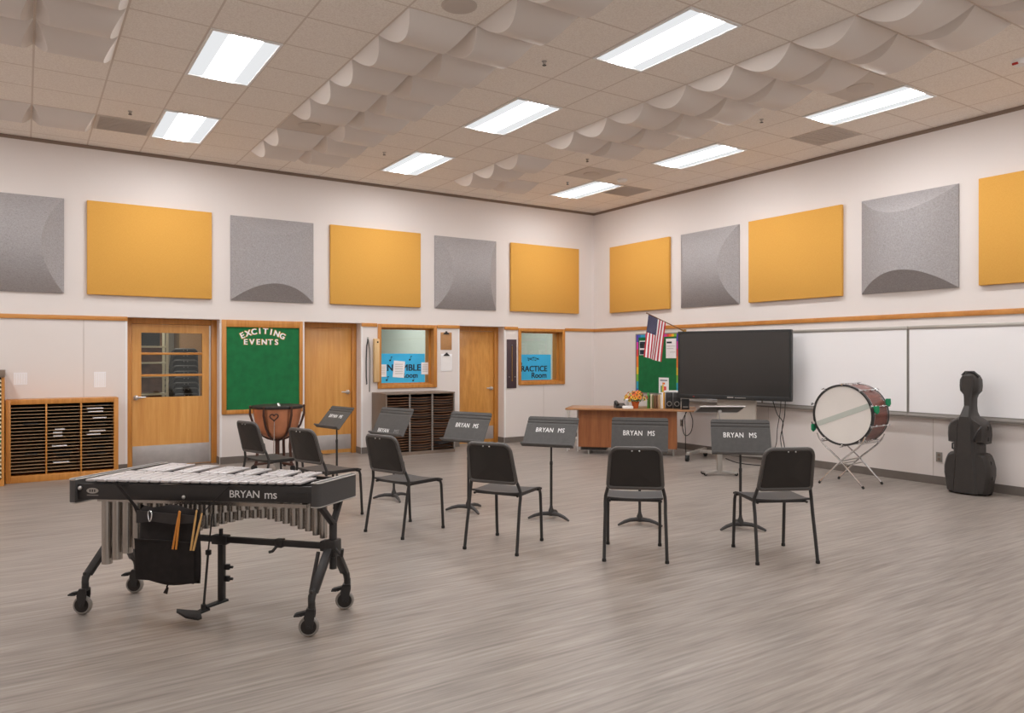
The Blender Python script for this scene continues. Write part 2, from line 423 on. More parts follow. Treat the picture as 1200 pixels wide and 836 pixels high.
# ------------------------------------------------------------------ doors
def door(n, x0, x1, lite, hinge_left, fig):
    """alcove x0..x1, frame face at y=.2"""
    root = struct(empty('door_%d' % n, ((x0+x1)/2, .2, 0)))
    cx = (x0+x1)/2; w = (x1-x0)/2
    fb = MB(); fw = .075
    for s in (-1, 1):
        fb.bx(s*w, s*(w-fw), .0, .11, 0, 2.052, .004)
    fb.bx(-w+fw, w-fw, 0, .11, 1.975, 2.052, .004)
    fb.build('door_frame', 'oak_v', root)
    lw = w-fw-.004; y0, y1 = .03, .075
    d = MB()
    if lite:
        gx0, gx1, gz0, gz1 = -lw+.115, lw-.115, .965, 1.855
        d.bx(-lw, gx0, y0, y1, .012, 1.971); d.bx(gx1, lw, y0, y1, .012, 1.971)
        d.bx(gx0, gx1, y0, y1, .012, gz0); d.bx(gx0, gx1, y0, y1, gz1, 1.971)
        leaf = d.build('door_leaf', 'door', root)
        for z in (1.267, 1.567): MB().bx(gx0, gx1, y0-.004, y1+.004, z-.016, z+.016, .003).build('muntin', 'oak_h', root)
        MB().bx(gx0, gx1, .05, .056, gz0, gz1).build('glass_pane', 'glass', root)
    else:
        d.bx(-lw, lw, y0, y1, .012, 1.971, .002); leaf = d.build('door_leaf', 'door2' if fig else 'door', root)
    MB().bx(-lw+.006, lw-.006, y0-.003, y0-.0002, .07 if not lite else .02, .30, .001).build('kick_plate', 'kick', root)
    if lite: MB().bx(lw-.022, lw, y0-.006, y0, .02, 1.965).build('edge_guard', 'steel', root)
    hx = -lw+.05 if hinge_left == 0 else lw-.06
    s = 1 if hx < 0 else -1
    h = MB(); h.disc((hx, y0-.008, .965), (0, 1, 0), .034, .016); h.cyl((hx, y0-.01, .965), (hx, y0-.055, .965), .012)
    h.tube([(hx, y0-.05, .965), (hx+s*.03, y0-.058, .966), (hx+s*.115, y0-.052, .972)], [.014, .013, .009], 10)
    h.ball((hx, y0-.03, .965), .03)
    h.build('lever_handle', 'steel', root)
    return root
door(1, A1[0], A1[1], True, 0, False)
door(2, A2[0], A2[1], False, 1, False)
door(3, A3[0], A3[1], False, 1, True)

# ------------------------------------------------------------------ windows
def window(n, W):
    x0, x1, z0, z1 = W; cx = (x0+x1)/2; w = (x1-x0)/2
    root = struct(empty('window_%d' % n, (cx, 0, z0)))
    h = z1-z0; f = MB(); e = .045
    f.bx(-w-e, -w+.012, -.022, .0, -e, h+e, .003); f.bx(w-.012, w+e, -.022, .0, -e, h+e, .003)
    f.bx(-w+.012, w-.012, -.022, .0, -e, .012, .003); f.bx(-w+.012, w-.012, -.022, .0, h-.012, h+e, .003)
    # reveal lining
    f.bx(-w+.001, -w+.013, 0, .3, .001, h-.001); f.bx(w-.013, w-.001, 0, .3, .001, h-.001)
    f.bx(-w+.013, w-.013, 0, .3, .001, .013); f.bx(-w+.013, w-.013, 0, .3, h-.013, h-.001)
    # stops
    for s in (-1, 1): f.bx(s*(w-.013), s*(w-.038), .12, .145, .013, h-.013)
    f.bx(-w+.038, w-.038, .12, .145, .013, .036); f.bx(-w+.038, w-.038, .12, .145, h-.036, h-.013)
    f.build('window_frame', 'oak_v', root)
    MB().bx(-w+.014, w-.014, .15, .156, .014, h-.014).build('glass_pane', 'glass', root)
window(1, W1); window(2, W2)

# ------------------------------------------------------------------ rooms seen through the glass
def shell(name, x0, x1, y1, zc, m):
    g = MB(); y0 = .33
    g.bx(x0-.05, x0, y0, y1, 0, zc); g.bx(x1, x1+.05, y0, y1, 0, zc); g.bx(x0-.05, x1+.05, y1, y1+.05, 0, zc)
    g.bx(x0-.05, x1+.05, y0, y1+.05, zc, zc+.05)
    return struct(g.build(name, m))
shell('wall_storage', -9.2, -5.2, 3.6, 2.9, 'storewall')
shell('wall_practice', -5.05, -.0, 3.3, 2.7, 'roomgrey')
struct(MB().bx(-2.95, -2.85, .33, 3.29, 0, 2.69).build('wall_partition', 'roomgrey'))
g = MB()
for z in (1.32, 1.62, 1.92, 2.2): g.bx(-5.04, -2.96, 3.27, 3.298, z, z+.02); g.bx(-2.84, -.01, 3.27, 3.298, z, z+.02)
struct(g.build('trim_%d' % i, 'alu')); i += 1
def room_light(name, loc, power, sx, sy):
    L = bpy.data.lights.new(name, 'AREA'); L.shape = 'RECTANGLE'; L.size = sx; L.size_y = sy; L.energy = power; L.color = (1, .97, .93)
    o = bpy.data.objects.new(name, L); COL.objects.link(o); o.location = loc
room_light('storage_room_lamp', (-7.2, 1.4, 2.85), 30, .6, 1.2)
room_light('ensemble_room_lamp', (-3.9, 1.5, 2.65), 36, .6, 1.2)
room_light('practice_room_lamp', (-1.4, 1.5, 2.65), 42, .6, 1.2)

# ------------------------------------------------------------------ acoustic panels on the walls
def vault(w, h, base, rise, run, axis, n=24):
    """panel facing -Y: slab of thickness base with a barrel vault whose ends slope in; axis 'z' or 'x'"""
    g = MB(); g.bx(-w/2, w/2, -base, 0, 0, h)
    W_, L_ = (w, h) if axis == 'z' else (h, w)
    vs = []; fs = []
    for i_ in range(n+1):
        t = i_/n; a = (t-.5)*W_; arc = 1-(2*t-1)**2; k = rise*arc; r = run*arc
        for q, y in ((0, 0), (r, k), (L_-r, k), (L_, 0)):
            vs.append((a, -base-y, q) if axis == 'z' else (q-w/2, -base-y, a+h/2))
    for i_ in range(n):
        for j in range(3):
            fs.append((i_*4+j, i_*4+j+1, (i_+1)*4+j+1, (i_+1)*4+j))
    g.add(vs, fs)
    return g
PZ = 2.332
gp = 'mustard flat fabric panels on the walls'; gg = 'grey vaulted fabric panels on the walls'
def flat_panel(w, h): return MB().bx(-w/2, w/2, -.05, 0, 0, h, .006)
yel = flat_panel(1.522, 1.213)
def put_panel(g, name, m, loc, rz, label, group):
    o = g.build(name, m, None, loc, (0, 0, rz), smooth=30); return tag(o, label, 'wall panel', group)
Y0 = put_panel(yel, 'acoustic_baffle', 'yellow', (-7.68, -.001, PZ), 0, 'mustard flat acoustic panel above the glazed wooden door', gp)
for loc, rz, lb in (((-4.445, -.001, PZ), 0, 'mustard flat acoustic panel above the plain door beside EXCITING EVENTS board'),
                    ((-1.159, -.001, PZ), 0, 'mustard flat acoustic panel on left wall nearest the room corner'),
                    ((-.001, -1.275, PZ), RW, 'mustard flat acoustic panel above the small flag, right of the corner'),
                    ((-.001, -4.44, PZ), RW, 'mustard flat acoustic panel above the right end of the television'),
                    ((-.001, -7.66, PZ), RW, 'mustard flat acoustic panel cut off by the right photo edge')):
    c = copy_tree(Y0); c.location = loc; c.rotation_euler = (0,0,rz); c['label'] = lb
vz = vault(1.2, 1.208, .02, .21, .25, 'z'); vx = vault(1.2, 1.208, .02, .21, .25, 'x')
put_panel(vx, 'acoustic_diffuser', 'grey', (-9.295, -.001, PZ), 0, 'grey bulging panel at far left edge, above the slotted folio cabinet', gg)
G0 = put_panel(vz, 'acoustic_diffuser', 'grey', (-6.062, -.001, PZ), 0, 'grey bulging panel above the green EXCITING EVENTS board', gg)
G1 = put_panel(vx, 'acoustic_diffuser', 'grey', (-2.813, -.001, PZ), 0, 'grey bulging panel above the clipboards and third door', gg)
c = copy_tree(G1); c.location = (-.001, -2.88, PZ); c.rotation_euler = (0,0,RW); c['label'] = 'grey bulging panel above the left half of the television'
c = copy_tree(G0); c.location = (-.001, -6.068, PZ); c.rotation_euler = (0,0,RW); c['label'] = 'grey bulging panel high above the bass drum and whiteboard seam'

# ------------------------------------------------------------------ ceiling lights, diffusers, vents, sprinklers
def xl(k): return GX0-GS*k
def yl(j): return GY0-GS*j
LT = thing('ceiling_light', 'x', 'ceiling light', group='recessed ceiling lights')
g = MB()
for s in (-1, 1):
    g.bx(s*.30, s*.278, -.60, .60, -.012, .0); g.bx(-.278, .278, s*.60, s*.578, -.012, 0)
g.build('frame', 'white', LT)
g = MB(); pr = [(-.278, -.002), (-.13, -.004), (-.115, -.012), (-.085, -.018), (-.045, -.021), (0, -.022), (.045, -.021), (.085, -.018), (.115, -.012), (.13, -.004), (.278, -.002)]
yy = [-.578, -.56, -.52, -.46, .46, .52, .56, .578]; hh = [0, .3, .75, 1, 1, .75, .3, 0]; vs = []; fs = []
for y_, h_ in zip(yy, hh): vs += [(a, y_, -.002+(b_+.002)*h_) for a, b_ in pr]
for q in range(len(yy)-1):
    for k in range(len(pr)-1): a = q*len(pr)+k; fs.append((a, a+1, a+len(pr)+1, a+len(pr)))
g.add(vs, fs); g.build('lens', 'lens', LT)
first = True
for k, cname in ((1, 'right'), (6, 'middle'), (11, 'left'), (16, 'far left')):
    for n_, j in enumerate((0, 4, 8, 12) if k < 16 else (0, 4, 8)):
        o = LT if first else copy_tree(LT); first = False
        o.location = (xl(k)-GS/2, yl(j)-GS, ZC-.0005)
        o['label'] = 'recessed rectangular ceiling light, %s from the back wall in the %s row' % (ORD[n_], cname)
def ceil_vault():
    w = GS-.02; rise, run, n = .125, .085, 18; vs = []; fs = []
    for i_ in range(n+1):
        t = i_/n; a = (t-.5)*w; arc = 1-(2*t-1)**2
        for q, z in ((-w/2, 0), (-w/2+run*arc, rise*arc), (w/2-run*arc, rise*arc), (w/2, 0)): vs.append((q, a, -.004-z))
    for i_ in range(n):
        for j in range(3): fs.append((i_*4+j, i_*4+j+1, (i_+1)*4+j+1, (i_+1)*4+j))
    g = MB(); g.add(vs, fs); g.bx(-w/2, w/2, -w/2, w/2, -.004, 0); return g
D0 = None
banks = (('middle', 'left', 9, [0, 1, 3, 4, 5, 6, 7]), ('middle', 'right', 8, [0, 1, 2, 3, 4, 5, 6, 7, 8, 9]),
         ('right', 'left', 4, [0, 1, 2, 4, 5, 6, 7, 8, 9, 10, 11, 12]), ('right', 'right', 3, [0, 4, 5, 6, 7, 8, 9, 10, 11, 12]),
         ('left', 'right', 13, [0, 4, 5, 6, 7]), ('left', 'left', 14, [0, 4, 5, 6, 7]))
for bank, side, k, rows in banks:
    for n_, j in enumerate(rows):
        if D0 is None: o = D0 = ceil_vault().build('ceiling_diffuser', 'diff', smooth=30)
        else: o = D0.copy(); COL.objects.link(o)
        o.location = (xl(k)-GS/2, yl(j)-GS/2, ZC-.0005)
        tag(o, 'white vaulted ceiling diffuser, %s from back wall, %s column of the %s bank' % (ORD[n_], side, bank), 'ceiling diffuser', 'vaulted ceiling diffusers')
def vent(k, j, m, label, louvre):
    t = thing('ceiling_vent', label, 'vent', (xl(k)-GS/2, yl(j)-GS/2, ZC-.0005), group='ceiling vents')
    w = GS/2-.01
    MB().bx(-w, w, -w, w, -.006, 0).build('vent_plate', m, t)
    if louvre:
        g = MB()
        for q in range(11): g.box((0, -w+.05+q*(2*w-.1)/10, -.009), (2*w-.06, .012, .006), rot=Euler((.5, 0, 0)))
        g.build('louvres', 'ventg', t)
    else:
        MB().lathe([(.13, -.006), (.13, -.012), (.10, -.014), (.001, -.014)], 24).build('round_neck', 'ventg', t)
vent(0, 7, 'ventg', 'dark louvred ceiling vent beside the near right ceiling light', True)
vent(0, 1, 'ventg', 'dark louvred ceiling vent nearest the room corner', True)
vent(2, 2, 'tilegrey', 'grey ceiling return vent near the farthest right ceiling light', False)
vent(2, 9, 'tilegrey', 'grey ceiling return vent between right diffusers and the near right light', False)
vent(9, 2, 'tilegrey', 'grey ceiling return vent set into the middle diffuser bank', False)
vent(12, 0, 'tilegrey', 'grey ceiling return vent beside the farthest left ceiling light', True)
SP = thing('sprinkler_head', 'x', 'sprinkler', group='ceiling sprinklers')
g = MB(); g.lathe([(.032, 0), (.032, -.006), (.012, -.01), (.008, -.04), (.008, -.045)], 14); g.build('escutcheon', 'alu', SP)
g = MB(); g.lathe([(.001, -.052), (.026, -.052), (.026, -.048), (.001, -.048)], 14); g.tube([(.012, 0, -.01), (.016, 0, -.03), (.004, 0, -.048)], .003, 6); g.tube([(-.012, 0, -.01), (-.016, 0, -.03), (-.004, 0, -.048)], .003, 6); g.build('deflector', 'blackm', SP)
for n_, (x, y, lb) in enumerate(((-8.13, -1.79, 'small sprinkler head on ceiling above the left door, farthest left'), (-5.077, -1.78, 'small sprinkler head beside the far middle ceiling light'),
        (-5.078, -5.465, 'small sprinkler head between middle diffusers and near middle light'), (-2.58, -3.0, 'sprinkler head just beyond the right diffuser bank end'),
        (-1.99, -5.457, 'small sprinkler head left of the near right ceiling light'), (-1.973, -1.756, 'tiny sprinkler head left of the farthest right light'))):
    o = SP if n_ == 0 else copy_tree(SP); o.location = (x, y, ZC); o.scale = (.75, .75, .75); o['label'] = lb
def detector(x, y, red, label):
    t = thing('smoke_detector', label, 'smoke detector', (x, y, ZC))
    MB().lathe([(.075, 0), (.075, -.02), (.055, -.042), (.001, -.045)], 22).build('housing', 'white', t)
    if red: MB().box((-.06, .02, -.036), (.02, .05, .02), .004).build('alarm_lamp', 'stack_red', t)
detector(-1.378, -2.363, False, 'white round smoke detector right of the farthest right light')
detector(-1.399, -7.891, True, 'white round alarm with red lamp on ceiling at right photo edge')
t = thing('ceiling_speaker', 'round flush grey ceiling speaker at the top edge of the photo', 'speaker', (-6.278, -6.0, ZC))
MB().lathe([(.13, 0), (.13, -.008), (.115, -.011), (.001, -.012)], 28).build('grille', 'ventg', t)
MB().lathe([(.14, 0), (.14, -.005), (.131, -.006), (.131, 0)], 28).build('trim_ring', 'tilegrey', t)

# ------------------------------------------------------------------ EXCITING EVENTS board
t = thing('bulletin_board', 'green bulletin board lettered EXCITING EVENTS between two wooden doors', 'bulletin board', (-6.204, -.001, .705))
w, h = .577, 1.345; g = MB()
g.bx(-w, -w+.062, -.03, 0, 0, h, .004); g.bx(w-.05, w, -.03, 0, 0, h, .004)
g.bx(-w+.062, w-.05, -.03, 0, 0, .06, .004); g.bx(-w+.062, w-.05, -.03, 0, h-.10, h, .004)
g.build('wooden_frame', 'oak_v', t)
MB().bx(-w+.06, w-.048, -.012, -.001, .058, h-.098).build('green_backing', 'green', t)
def tface(x, z, y=-.014, roll=0): return Matrix.Translation((x, y, z)) @ Matrix.Rotation(R(90), 4, 'X') @ Matrix.Rotation(roll, 4, 'Z')
wd = 'EXCITING'
for q, ch in enumerate(wd):
    a = (q-3.5)/3.5; x = -.01+a*.285; z = 1.19-.07*a*a
    g = MB(); g.text(ch, .125, tface(x, z, -.0140, -a*.42), 1, .055, .003); g.text(ch, .112, tface(x, z, -.0165, -a*.42), 0, .03, .002)
    g.build('letter', ['paper', 'f_yel'], t)
for q, ch in enumerate('EVENTS'):
    x = -.03+(q-2.5)*.088
    g = MB(); g.text(ch, .118, tface(x, 1.03), 1, .055, .003); g.text(ch, .106, tface(x, 1.03, -.0165), 0, .03, .002)
    g.build('letter', ['paper', 'f_yel'], t)

# ------------------------------------------------------------------ folio cabinet (oak), papers above it
t = thing('folio_cabinet', 'low oak music folio cabinet with three columns of dark slots', 'cabinet', (-8.708, -.17, 0))
w, dp, H_ = .60, .155, 1.003
g = MB()
g.bx(-w, -w+.052, -dp, dp, 0, H_, .003); g.bx(w-.052, w, -dp, dp, 0, H_, .003)
g.bx(-w+.052, w-.052, -dp, dp, H_-.058, H_, .003); g.bx(-w+.052, w-.052, -dp, dp, 0, .085, .003)
g.build('case', 'oak_v', t)
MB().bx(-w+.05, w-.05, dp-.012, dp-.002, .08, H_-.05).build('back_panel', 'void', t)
cw = (2*w-.104-.036)/3
cols = [(-w+.052+q*(cw+.018), -w+.052+q*(cw+.018)+cw) for q in range(3)]
for q in (0, 1): MB().bx(cols[q][1], cols[q][1]+.018, -dp, dp-.015, .085, H_-.058, .002).build('divider', 'oak_v', t)
zz = [.085+(H_-.058-.085)*q/21 for q in range(22)]
for a, c in cols:
    for z in zz[1:-1]: MB().bx(a+.001, c-.001, -dp+.012, dp-.016, z-.003, z+.003).build('shelf', 'shelfedge', t)
    
gn = 'folders in the oak folio cabinet'
fol = ((0, 6, .18, .13), (0, 15, .16, .16), (1, 11, .1, .1), (1, 12, .1, .1), (1, 13, .12, .11), (1, 8, .09, .16), (1, 6, .1, .2), (1, 5, .14, .14), (1, 3, .1, .17),
       (2, 20, .19, .16), (2, 19, .09, .18), (2, 18, .1, .17), (2, 16, .16, .15), (2, 14, .19, .11), (2, 12, .12, .18), (2, 11, .09, .15), (2, 10, .14, .2), (2, 7, .16, .13), (2, 5, .1, .2))
cn = ('left', 'middle', 'right')
pale = {(1, 11), (1, 12), (1, 13), (1, 3), (2, 19), (2, 18), (2, 16), (2, 12), (2, 11), (1, 8)}
for c_, s_, off, fw in fol:
    a = -8.714+cols[c_][0]+off; z = zz[s_]+.0035
    pl = (c_, s_) in pale
    o = MB().box((0, 0, .005), (fw, .22, .010), .002, Euler((0, 0, random.uniform(-.04, .04)))).build('music_folder', 'paper' if pl else 'folder', None, (a+fw/2-.03, -.21+random.uniform(-.0, .015), z))
    tag(o, '%s music folder in %s slot from the top, %s column of oak cabinet' % ('white' if pl else 'dark', ORD[max(0, 20-s_)], cn[c_]), 'folder', gn)
for x0, x1, z0, z1, lb in ((-9.23, -9.088, 1.176, 1.327, 'white printed paper taped to wall above the oak cabinet, left one'), (-8.361, -8.224, 1.125, 1.327, 'white printed paper taped to wall near the glazed door')):
    g = MB(); g.bx(x0, x1, -.003, -.0006, z0, z1)
    for q in range(5):
        xx = x0+.018+q*(x1-x0-.036)/4; g.bx(xx-.006, xx+.006, -.0034, -.003, z0+.015, z1-.015, mi=1)
    tag(g.build('notice_paper', ['paper', 'guard']), lb, 'paper', 'notices taped to the left wall')
# pale folio cabinet at the left photo edge
t = thing('folio_cabinet', 'taller folio cabinet with pale shelves, cut off by the left edge', 'cabinet', (-9.737, -.25, 0))
g = MB(); w, dp, H_ = .42, .225, 1.28
g.bx(-w, -w+.028, -dp, dp, 0, H_); g.bx(w-.028, w, -dp, dp, 0, H_); g.bx(-w+.028, w-.028, -dp, dp, 0, .08); g.build('case', 'oak_v', t)
MB().bx(-w-.01, w+.004, -dp-.012, dp, H_, H_+.085, .004).build('cabinet_top', 'brownside', t)
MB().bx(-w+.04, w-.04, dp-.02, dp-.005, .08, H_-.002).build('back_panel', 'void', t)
for q in range(24): MB().bx(-w+.029, w-.029, -dp+.004, dp-.022, .1+q*.049, .124+q*.049).build('shelf', 'cream', t)
for q, (z, m) in enumerate(((.59, 'teal'), (.49, 'teal'), (.25, 'f_tan'))):
    o = MB().box((0, 0, .009), (.32, .26, .018), .002).build('music_folder', m, None, (-9.51, -.345, .1+.049*round((z-.1)/.049)+.0245))
    tag(o, ['teal folder, upper one, in the pale cabinet at left edge', 'teal folder, lower one, in the pale cabinet at left edge', 'tan folder low in the pale cabinet at left edge'][q], 'folder', 'folders in the pale cabinet')

# ------------------------------------------------------------------ dark folder rack under the window
t = thing('folder_rack', 'dark brown folder rack with sagging shelves below the ensemble window', 'cabinet', (-3.9225, -.28, 0))
w, dp, H_ = .5975, .272, .962
g = MB(); g.bx(-w, -w+.022, -dp, dp, .0, H_-.022); g.bx(w-.022, w, -dp, dp, 0, H_-.022); g.bx(-w+.022, w-.022, -dp, dp, .0, .05); g.build('case', 'brownside', t)
MB().bx(-w, w, -dp-.006, dp, H_-.022, H_, .003).build('cabinet_top', 'brownside', t)
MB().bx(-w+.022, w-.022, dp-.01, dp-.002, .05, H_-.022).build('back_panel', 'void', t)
cw = (2*w-.044-.04)/3; cols2 = [(-w+.022+q*(cw+.02), -w+.022+q*(cw+.02)+cw) for q in range(3)]
def dotted_post(x):
    g = MB(); g.bx(x-.010, x+.010, -dp-.002, -dp+.02, .05, H_-.022)
    for q in range(30): g.bx(x-.005, x+.005, -dp-.0032, -dp-.002, .07+q*.0292, .081+q*.0292, mi=1)
    return g
for q in (0, 1):
    x = cols2[q][1]+.01
    MB().bx(x-.008, x+.008, -dp+.022, dp-.011, .05, H_-.022).build('divider', 'blackm', t)
    dotted_post(x).build('slotted_post', ['alu', 'void'], t)
dotted_post(w-.011).build('slotted_post', ['alu', 'void'], t)
for ci, (a, c) in enumerate(cols2):
    n = 21
    for q in range(n):
        z = .085+q*(H_-.16)/(n-1); sag = .012 if ci else .004
        vs = []; fs = []
        for k in range(7):
            x = a+.002+(c-a-.004)*k/6; zz_ = z-sag*(1-((k-3)/3)**2)
            vs += [(x, -dp+.012, zz_), (x, dp-.014, zz_), (x, -dp+.012, zz_+.006), (x, dp-.014, zz_+.006)]
        for k in range(6):
            o_ = k*4
            fs += [(o_, o_+1, o_+5, o_+4), (o_+2, o_+6, o_+7, o_+3), (o_, o_+4, o_+6, o_+2), (o_+1, o_+3, o_+7, o_+5)]
        fs += [(0, 2, 3, 1), (24, 25, 27, 26)]
        MB().add(vs, fs).build('shelf', 'shelfbrown', t)
gn = 'black folders in the dark rack'
for ci in (1, 2):
    a, c = cols2[ci]; n = 21
    for q in range(0, n-1):
        if (q*7+ci) % 3 == 0: continue
        z = .085+q*(H_-.16)/(n-1)+.0068
        o = MB().box((0, 0, .007), (cw*.88, .34, .014), .002).build('music_folder', 'folder', None, (-3.9225+(a+c)/2, -.36, z))
        tag(o, 'black folder in %s slot from the bottom, %s column of dark rack' % (ORD[q], cn[ci]), 'folder', gn)
o = MB().box((0, 0, .0), (.30, .22, .016), .002, Euler((.02, -.12, .05))).build('music_folder', 'folder', None, (-3.53, -.57, .175))
tag(o, 'black folder sticking out tilted at lower right of the dark rack', 'folder', gn)

# ------------------------------------------------------------------ small things on the back wall
def clipboard(x0, x1, z0, z1, m, label):
    t = thing('clipboard', label, 'clipboard', ((x0+x1)/2, -.0008, z0), group='clipboards between window and door')
    w = (x1-x0)/2; h = z1-z0
    MB().bx(-w, w, -.004, 0, 0, h-.012, .001).build('board', m, t)
    if m == 'paper': MB().bx(-w+.008, w-.008, -.0052, -.004, .01, h-.05).build('sheet', 'guard', t)
    g = MB(); out = [(-.06, h-.045), (.06, h-.045), (.045, h-.025), (.02, h-.012), (.012, h+.008), (-.012, h+.008), (-.02, h-.012), (-.045, h-.025)]
    g.prism(out, -.014, -.004, lambda a, b_, d: (a, d, b_)); g.build('clip', 'blackm', t)
clipboard(-3.295, -3.085, 1.64, 1.945, 'clipb', 'brown hardboard clipboard on wall beside the ensemble window, upper one')
clipboard(-3.290, -3.080, 1.28, 1.585, 'paper', 'white clipboard on wall directly below the brown one')
t = thing('hanging_strap', 'dark curved strap and grey stick hanging on a hook beside second door', 'strap', (-4.585, -.001, 0))
MB().tube([(0, -.014, 1.80), (-.022, -.016, 1.70), (-.032, -.018, 1.45), (-.03, -.016, 1.2), (-.02, -.014, 1.10), (-.03, -.014, 1.09)], .009, 8).build('strap', 'blackm', t)
g = MB(); g.tube([(.004, -.016, 1.79), (.024, -.02, 1.65), (.03, -.02, 1.4), (.024, -.016, .97)], .010, 8); g.build('grey_stick', 'trayg', t)
g = MB(); g.cyl((0, 0, 1.81), (0, -.03, 1.81), .007); g.box((0, -.003, 1.81), (.03, .006, .05), .002); g.build('hook', 'alu', t)
t = thing('wooden_clapper', 'pale wooden plank clapper hung on wall against the ensemble window frame', 'clapper', (-4.462, -.026, 0))
MB().bx(-.045, .045, -.055, -.035, 1.13, 1.80, .004).build('front_board', 'plank', t)
MB().bx(-.045, .045, -.034, .0, 1.12, 1.81, .004).build('rear_board', 'plank', t)
MB().disc((.012, -.0555, 1.755), (0, 1, 0), .014, .002).build('hanging_hole', 'void', t)
t = thing('flute_rack', 'dark plum board with a thin brass rod, beside the practice window', 'rack', (-1.883, -.001, .967))
MB().bx(-.10, .10, -.016, 0, 0, .864, .003).build('board', 'plum', t)
g = MB(); g.tube([(0, -.024, .74), (0, -.024, .14)], .006, 8); g.ball((0, -.024, .135), .013, 6); g.build('brass_rod', 'brass', t)
g = MB()
for x, z in ((-.06, .2), (.06, .2), (0, .76)): g.cyl((x, -.016, z), (x, -.032, z), .007, n=8)
g.build('peg', 'alu', t)

# posters and notes in the windows
def poster(loc, w, h, label, lines, extra=None):
    t = thing('window_poster', label, 'poster', loc)
    MB().bx(-w/2, w/2, -.002, 0, 0, h).build('sheet', 'sign', t)
    for body, x, z, sz in lines:
        g = MB(); g.text(body, sz, tface(x, z, -.0026), 0, .03, .0006); g.build('lettering', 'ink', t)
    if extra: extra(t)
    return t
def notes(t):
    for x, z, r in ((-.21, .38, .1), (.14, .39, -.1), (-.27, .06, 0), (.2, .045, .1)):
        g = MB(); g.ball((x, -.003, z), .018, 6, sq=(1, .12, .75)); g.bx(x+.012, x+.018, -.0035, -.002, z, z+.06); g.bx(x+.012, x+.04, -.0035, -.002, z+.048, z+.06)
        g.build('music_note', 'ink', t)
poster((-3.93, .148, 1.085), .83, .49, 'blue paper ENSEMBLE ROOM poster inside the left window', (('ENSEMBLE', -.0, .255, .15), ('Room', .14, .13, .12)), notes)
def music_doodle(t):
    g = MB()
    for r in range(4): g.tube([(-.15+.26*k/10, -.003, .38+.014*r+.012*math.sin(k*.9+r)) for k in range(11)], .0025, 5)
    for k in range(5): g.ball((-.12+.05*k, -.003, .375+.025*(k % 3)), .014, 5, sq=(1, .2, .8))
    g.build('music_doodle', 'ink', t)
poster((-1.29, .148, 1.085), .76, .48, 'blue paper PRACTICE ROOM poster inside the right window', (('P', -.325, .27, .21), ('RACTICE', .0, .215, .145), ('Room', .11, .095, .14)), music_doodle)
def note(x, z, w, h, label, roll=0):
    g = MB(); g.box((0, 0, 0), (w, .0015, h), 0, Euler((0, roll, 0)))
    for q in range(5): g.box((0, -.001, h*(.3-.14*q)), (w*.7, .0006, h*.03), 0, None, 1)
    tag(g.build('taped_note', ['paper', 'alu'], None, (x, .1432, z)), label, 'paper', 'notes taped in the left window')
note(-4.275, 1.30, .14, .20, 'small white note at left side of the ensemble poster')
note(-3.985, 1.32, .20, .27, 'largest white note, tilted, over the middle of ensemble poster', .08)
note(-3.51, 1.33, .14, .20, 'small white note at right side of the ensemble poster')

# ------------------------------------------------------------------ storage room behind door 1
t = thing('storage_shelf', 'pale storage shelving behind the glazed door, at left', 'shelf', (-7.68, 1.30, 0))
g = MB()
for x in (-.5, .34): g.bx(x, x+.035, -.2, -.165, 0, 2.3); g.bx(x, x+.035, .165, .2, 0, 2.3)
g.build('post', 'cream', t)
for z in (.5, .95, 1.22, 1.42, 1.66): MB().bx(-.465, .34, -.2, .2, z, z+.025).build('shelf_board', 'cream', t)
MB().bx(-.465, .34, .2, .21, 0, 2.3).build('back_panel', 'shelfbrown', t)
o = MB().box((0, 0, .14), (.3, .25, .28), .01).build('storage_box', 'tvframe', None, (-7.56, 1.30, 1.686)); tag(o, 'dark box on the top storage shelf behind the glazed door', 'box')
t = thing('storage_cupboard', 'tall tan wooden cupboard at the back of the storage room', 'cupboard', (-6.35, 3.25, 0))
MB().bx(-.5, .5, -.25, .3, 0, 2.1, .005).build('case', 'f_tan', t)
for s in (-1, 1): MB().bx(s*.01, s*.49, -.27, -.25, .05, 2.05, .003).build('cupboard_door', 'clipb', t)

